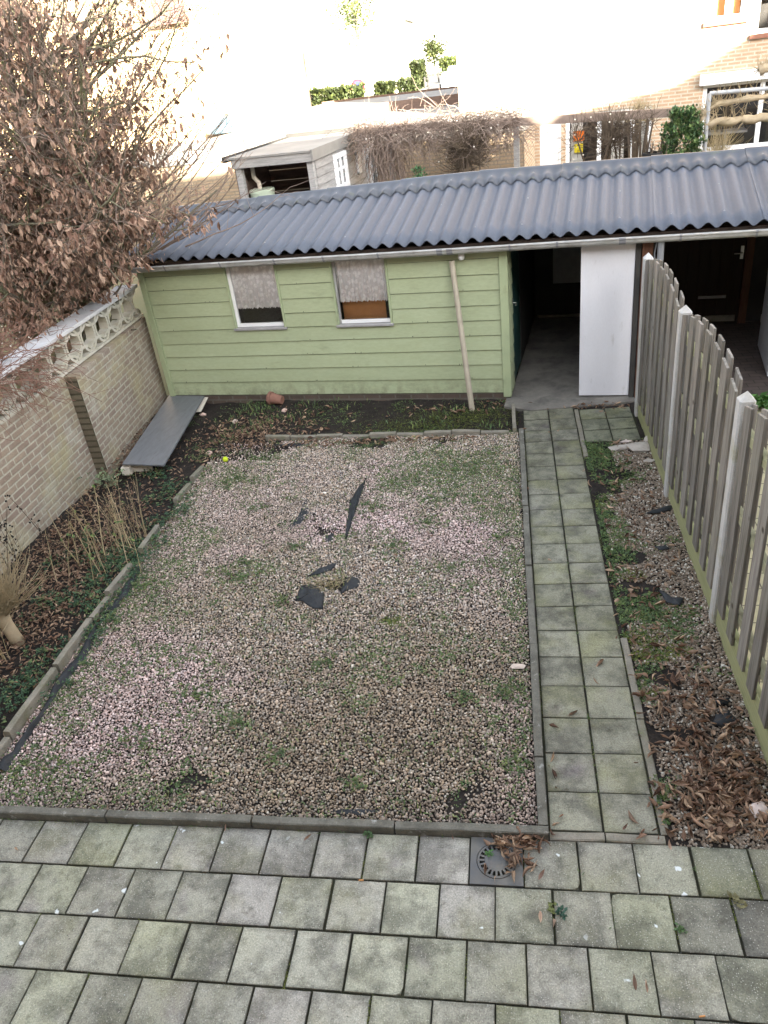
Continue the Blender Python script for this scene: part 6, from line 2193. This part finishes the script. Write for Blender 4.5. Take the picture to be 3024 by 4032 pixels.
def car(q, yaw, label, grp='white cars on the far street'):
    th = thing('parked_car', q, label, 'car', grp)
    c_, s_ = math.cos(yaw), math.sin(yaw)
    fr = lambda x, y, z: np.array([q[0] + c_ * x - s_ * y, q[1] + s_ * x + c_ * y, q[2] + z])
    prof = [(-2.0, .3), (-2.05, .55), (-1.95, .8), (-1.1, .92), (-.5, 1.38), (.8, 1.42), (1.55, 1.0), (2.0, .85), (2.05, .5), (2.0, .3)]
    b = MB()
    vs = []
    for hw in (-1, 1):
        for y, z in prof:
            w_ = .85 if z < 1.0 else .66
            vs.append(fr(hw * w_, y, z))
    n_ = len(prof)
    b.add(vs, [tuple(range(n_))[::-1], tuple(range(n_, 2 * n_))] + [(k, (k + 1) % n_, n_ + (k + 1) % n_, n_ + k) for k in range(n_)])
    b.build('body', M['car_paint'], th, bevel=.05)
    b = MB(); b.add([fr(-.62, -1.04, .98), fr(.62, -1.04, .98), fr(.54, -.56, 1.34), fr(-.54, -.56, 1.34)], [(0, 1, 2, 3)])
    for v in range(4): b.v[v] = (b.v[v][0], b.v[v][1] - .02, b.v[v][2] + .02)
    b.build('windscreen', M['car_glass'], th)
    for sx_ in (-1, 1):
        b = MB(); b.add([fr(sx_ * .80, -.75, .98), fr(sx_ * .80, 1.2, 1.0), fr(sx_ * .69, .8, 1.36), fr(sx_ * .69, -.4, 1.34)], [(0, 1, 2, 3)]); b.build('side_window', M['car_glass'], th)
        b = MB(); b.box(sx_ * .6 - .14, sx_ * .6 + .14, -2.07, -2.0, .58, .72, fr); b.build('headlight', M['galv'], th)
        for y in (-1.25, 1.3):
            b = MB()
            vs = [fr(sx_ * .84 + o, y + .32 * math.cos(a), .32 + .32 * math.sin(a)) for o in (-.1, .03) for a in np.linspace(0, 2 * math.pi, 16, endpoint=False)]
            b.add(vs, [tuple(range(16))[::-1], tuple(range(16, 32))] + [(k, (k + 1) % 16, 16 + (k + 1) % 16, 16 + k) for k in range(16)]); b.build('wheel', M['rubber'], th)
car(onz(978, 200, ZS_), .08, 'white car facing us, nearest on the far street and cut by the house corner')
car(onz(985, 176, ZS_), .08, 'white car behind the nearest one on the far street')
for i, (vx, vy) in enumerate(((919, 193), (925, 190), (948, 178), (926, 182))):
    q = onz(vx, vy, ZS_); b = MB(); b.lathe([(.09, 0), (.08, .85), (.1, .87), (.1, .95), (0, 1.0)], q, 12)
    tag(b.build('bollard', M['dark_wall']), f'dark bollard on the far pavement, {ORD[i]} one along from the near end', 'bollard', 'bollards on the far street')
# lamp arm on a pole
q = ony(985, 106, 80)
lm = thing('street_lamp', (q[0] + .2, q[1], 1.2), 'street lamp with a slanting arm beside the house corner', 'street lamp')
p2 = ony(931, 82, 80); p3 = ony(945, 92, 80)
b = MB(); b.tube([(q[0] + .2, 80, 1.2), (q[0] + .2, 80, q[2])], .08, 8); b.build('pole', M['galv'], lm)
b = MB(); b.tube([(q[0] + .2, 80, q[2]), tuple(p2)], .05, 8); b.build('arm', M['galv'], lm)
b = MB(); b.box(p2[0] - .4, p2[0] + .05, 79.9, 80.1, p2[2] - .02, p2[2] + .1); b.build('head', M['galv'], lm)
# far houses closing the street
for i, (xa, xb, y, hh, lb) in enumerate([(-24, -9.5, 84, 7.0, 'white rendered far house behind the tan wall'), (-40, -22, 78, 7.5, 'pale far house left of the street, behind the hedge'), (-18, 4, 150, 8.0, 'pale house closing the far end of the street')]):
    th = thing('far_house', ((xa + xb) / 2, y, 1.2), lb, 'house', 'houses along the far street')
    b = MB(); b.box(xa, xb, y, y + 9, 1, hh); b.build('wall', M['render_white'], th)
    b = MB(); b.add([(xa - .3, y - .3, hh - .05), (xb + .3, y - .3, hh - .05), (xb + .3, y + 4.5, hh + 2.8), (xa - .3, y + 4.5, hh + 2.8), (xb + .3, y + 9.3, hh - .05), (xa - .3, y + 9.3, hh - .05)], [(0, 1, 2, 3), (3, 2, 4, 5), (1, 4, 2), (0, 3, 5)]); b.build('roof', M['roof_felt'], th)
    x = xa + 1
    while x < xb - 1.5:
        for z in (2.0, 4.7):
            b = MB(); b.box(x, x + 1.3, y - .03, y + .02, z, z + 1.4); wn = b.build('window', M['white_paint'], th)
            b = MB(); b.box(x + .08, x + 1.22, y - .04, y - .03, z + .08, z + 1.32); b.build('pane', M['galv'], wn)
        x += 2.6

# ================================================================== OUR OWN TERRACE, behind the camera: it shades the garden
tr = thing('own_terrace', (-4, -7, 0), 'brick terrace house at our back, whose roof shades the garden', 'house')
b = MB(); b.box(-26, 9, -11, -3.25, -.2, 5.4); b.build('wall', M['house_brick'], tr)
b = MB(); b.add([(-26, -2.95, 5.3), (9, -2.95, 5.3), (9, -7, 8.9), (-26, -7, 8.9), (9, -11.3, 5.3), (-26, -11.3, 5.3)], [(0, 1, 2, 3), (3, 2, 4, 5), (1, 4, 2), (0, 3, 5)]); b.build('roof', M['tile_roof'], tr)
for x in (-5, -1.2, 2.6):
    for z in (.2, 3.0):
        b = MB(); b.box(x, x + 1.6, -3.26, -3.2, z, z + 2.0 if z < 1 else z + 1.5); wn = b.build('window', M['white_paint'], tr)
        b = MB(); b.box(x + .1, x + 1.5, -3.2, -3.19, z + .1, z + (1.9 if z < 1 else 1.4)); b.build('pane', M['car_glass'], wn)
tg_ = thing('shade_gable_house', (17, -8, 0), 'unseen taller gabled house at our back on the right, roofline shaped to cast the slanting shade edge', 'house')
b = MB()
gp = [(9.05, -.2), (26, -.2), (26, 9.0), (18, 11.8), (13.1, 9.25), (11.8, 8.55), (9.05, 8.2)]  # unseen outline, worked back from the slanting shade edge it has to cast
vs = [(x, -3.5, z) for x, z in gp] + [(x, -12, z) for x, z in gp]; n_ = 7
b.add(vs, [tuple(range(n_)), tuple(range(n_, 2 * n_))[::-1]] + [(k, n_ + k, n_ + (k + 1) % n_, (k + 1) % n_) for k in range(n_)])
b.build('wall', M['house_brick'], tg_)
b = MB(); b.add([(x, y, z + .05) for y in (-3.4, -12.1) for x, z in ((8.9, 8.18), (11.8, 8.55), (13.1, 9.25), (18, 11.8), (26.2, 9.0))], [(k, k + 1, k + 6, k + 5) for k in range(4)]); b.build('roof', M['tile_roof'], tg_)
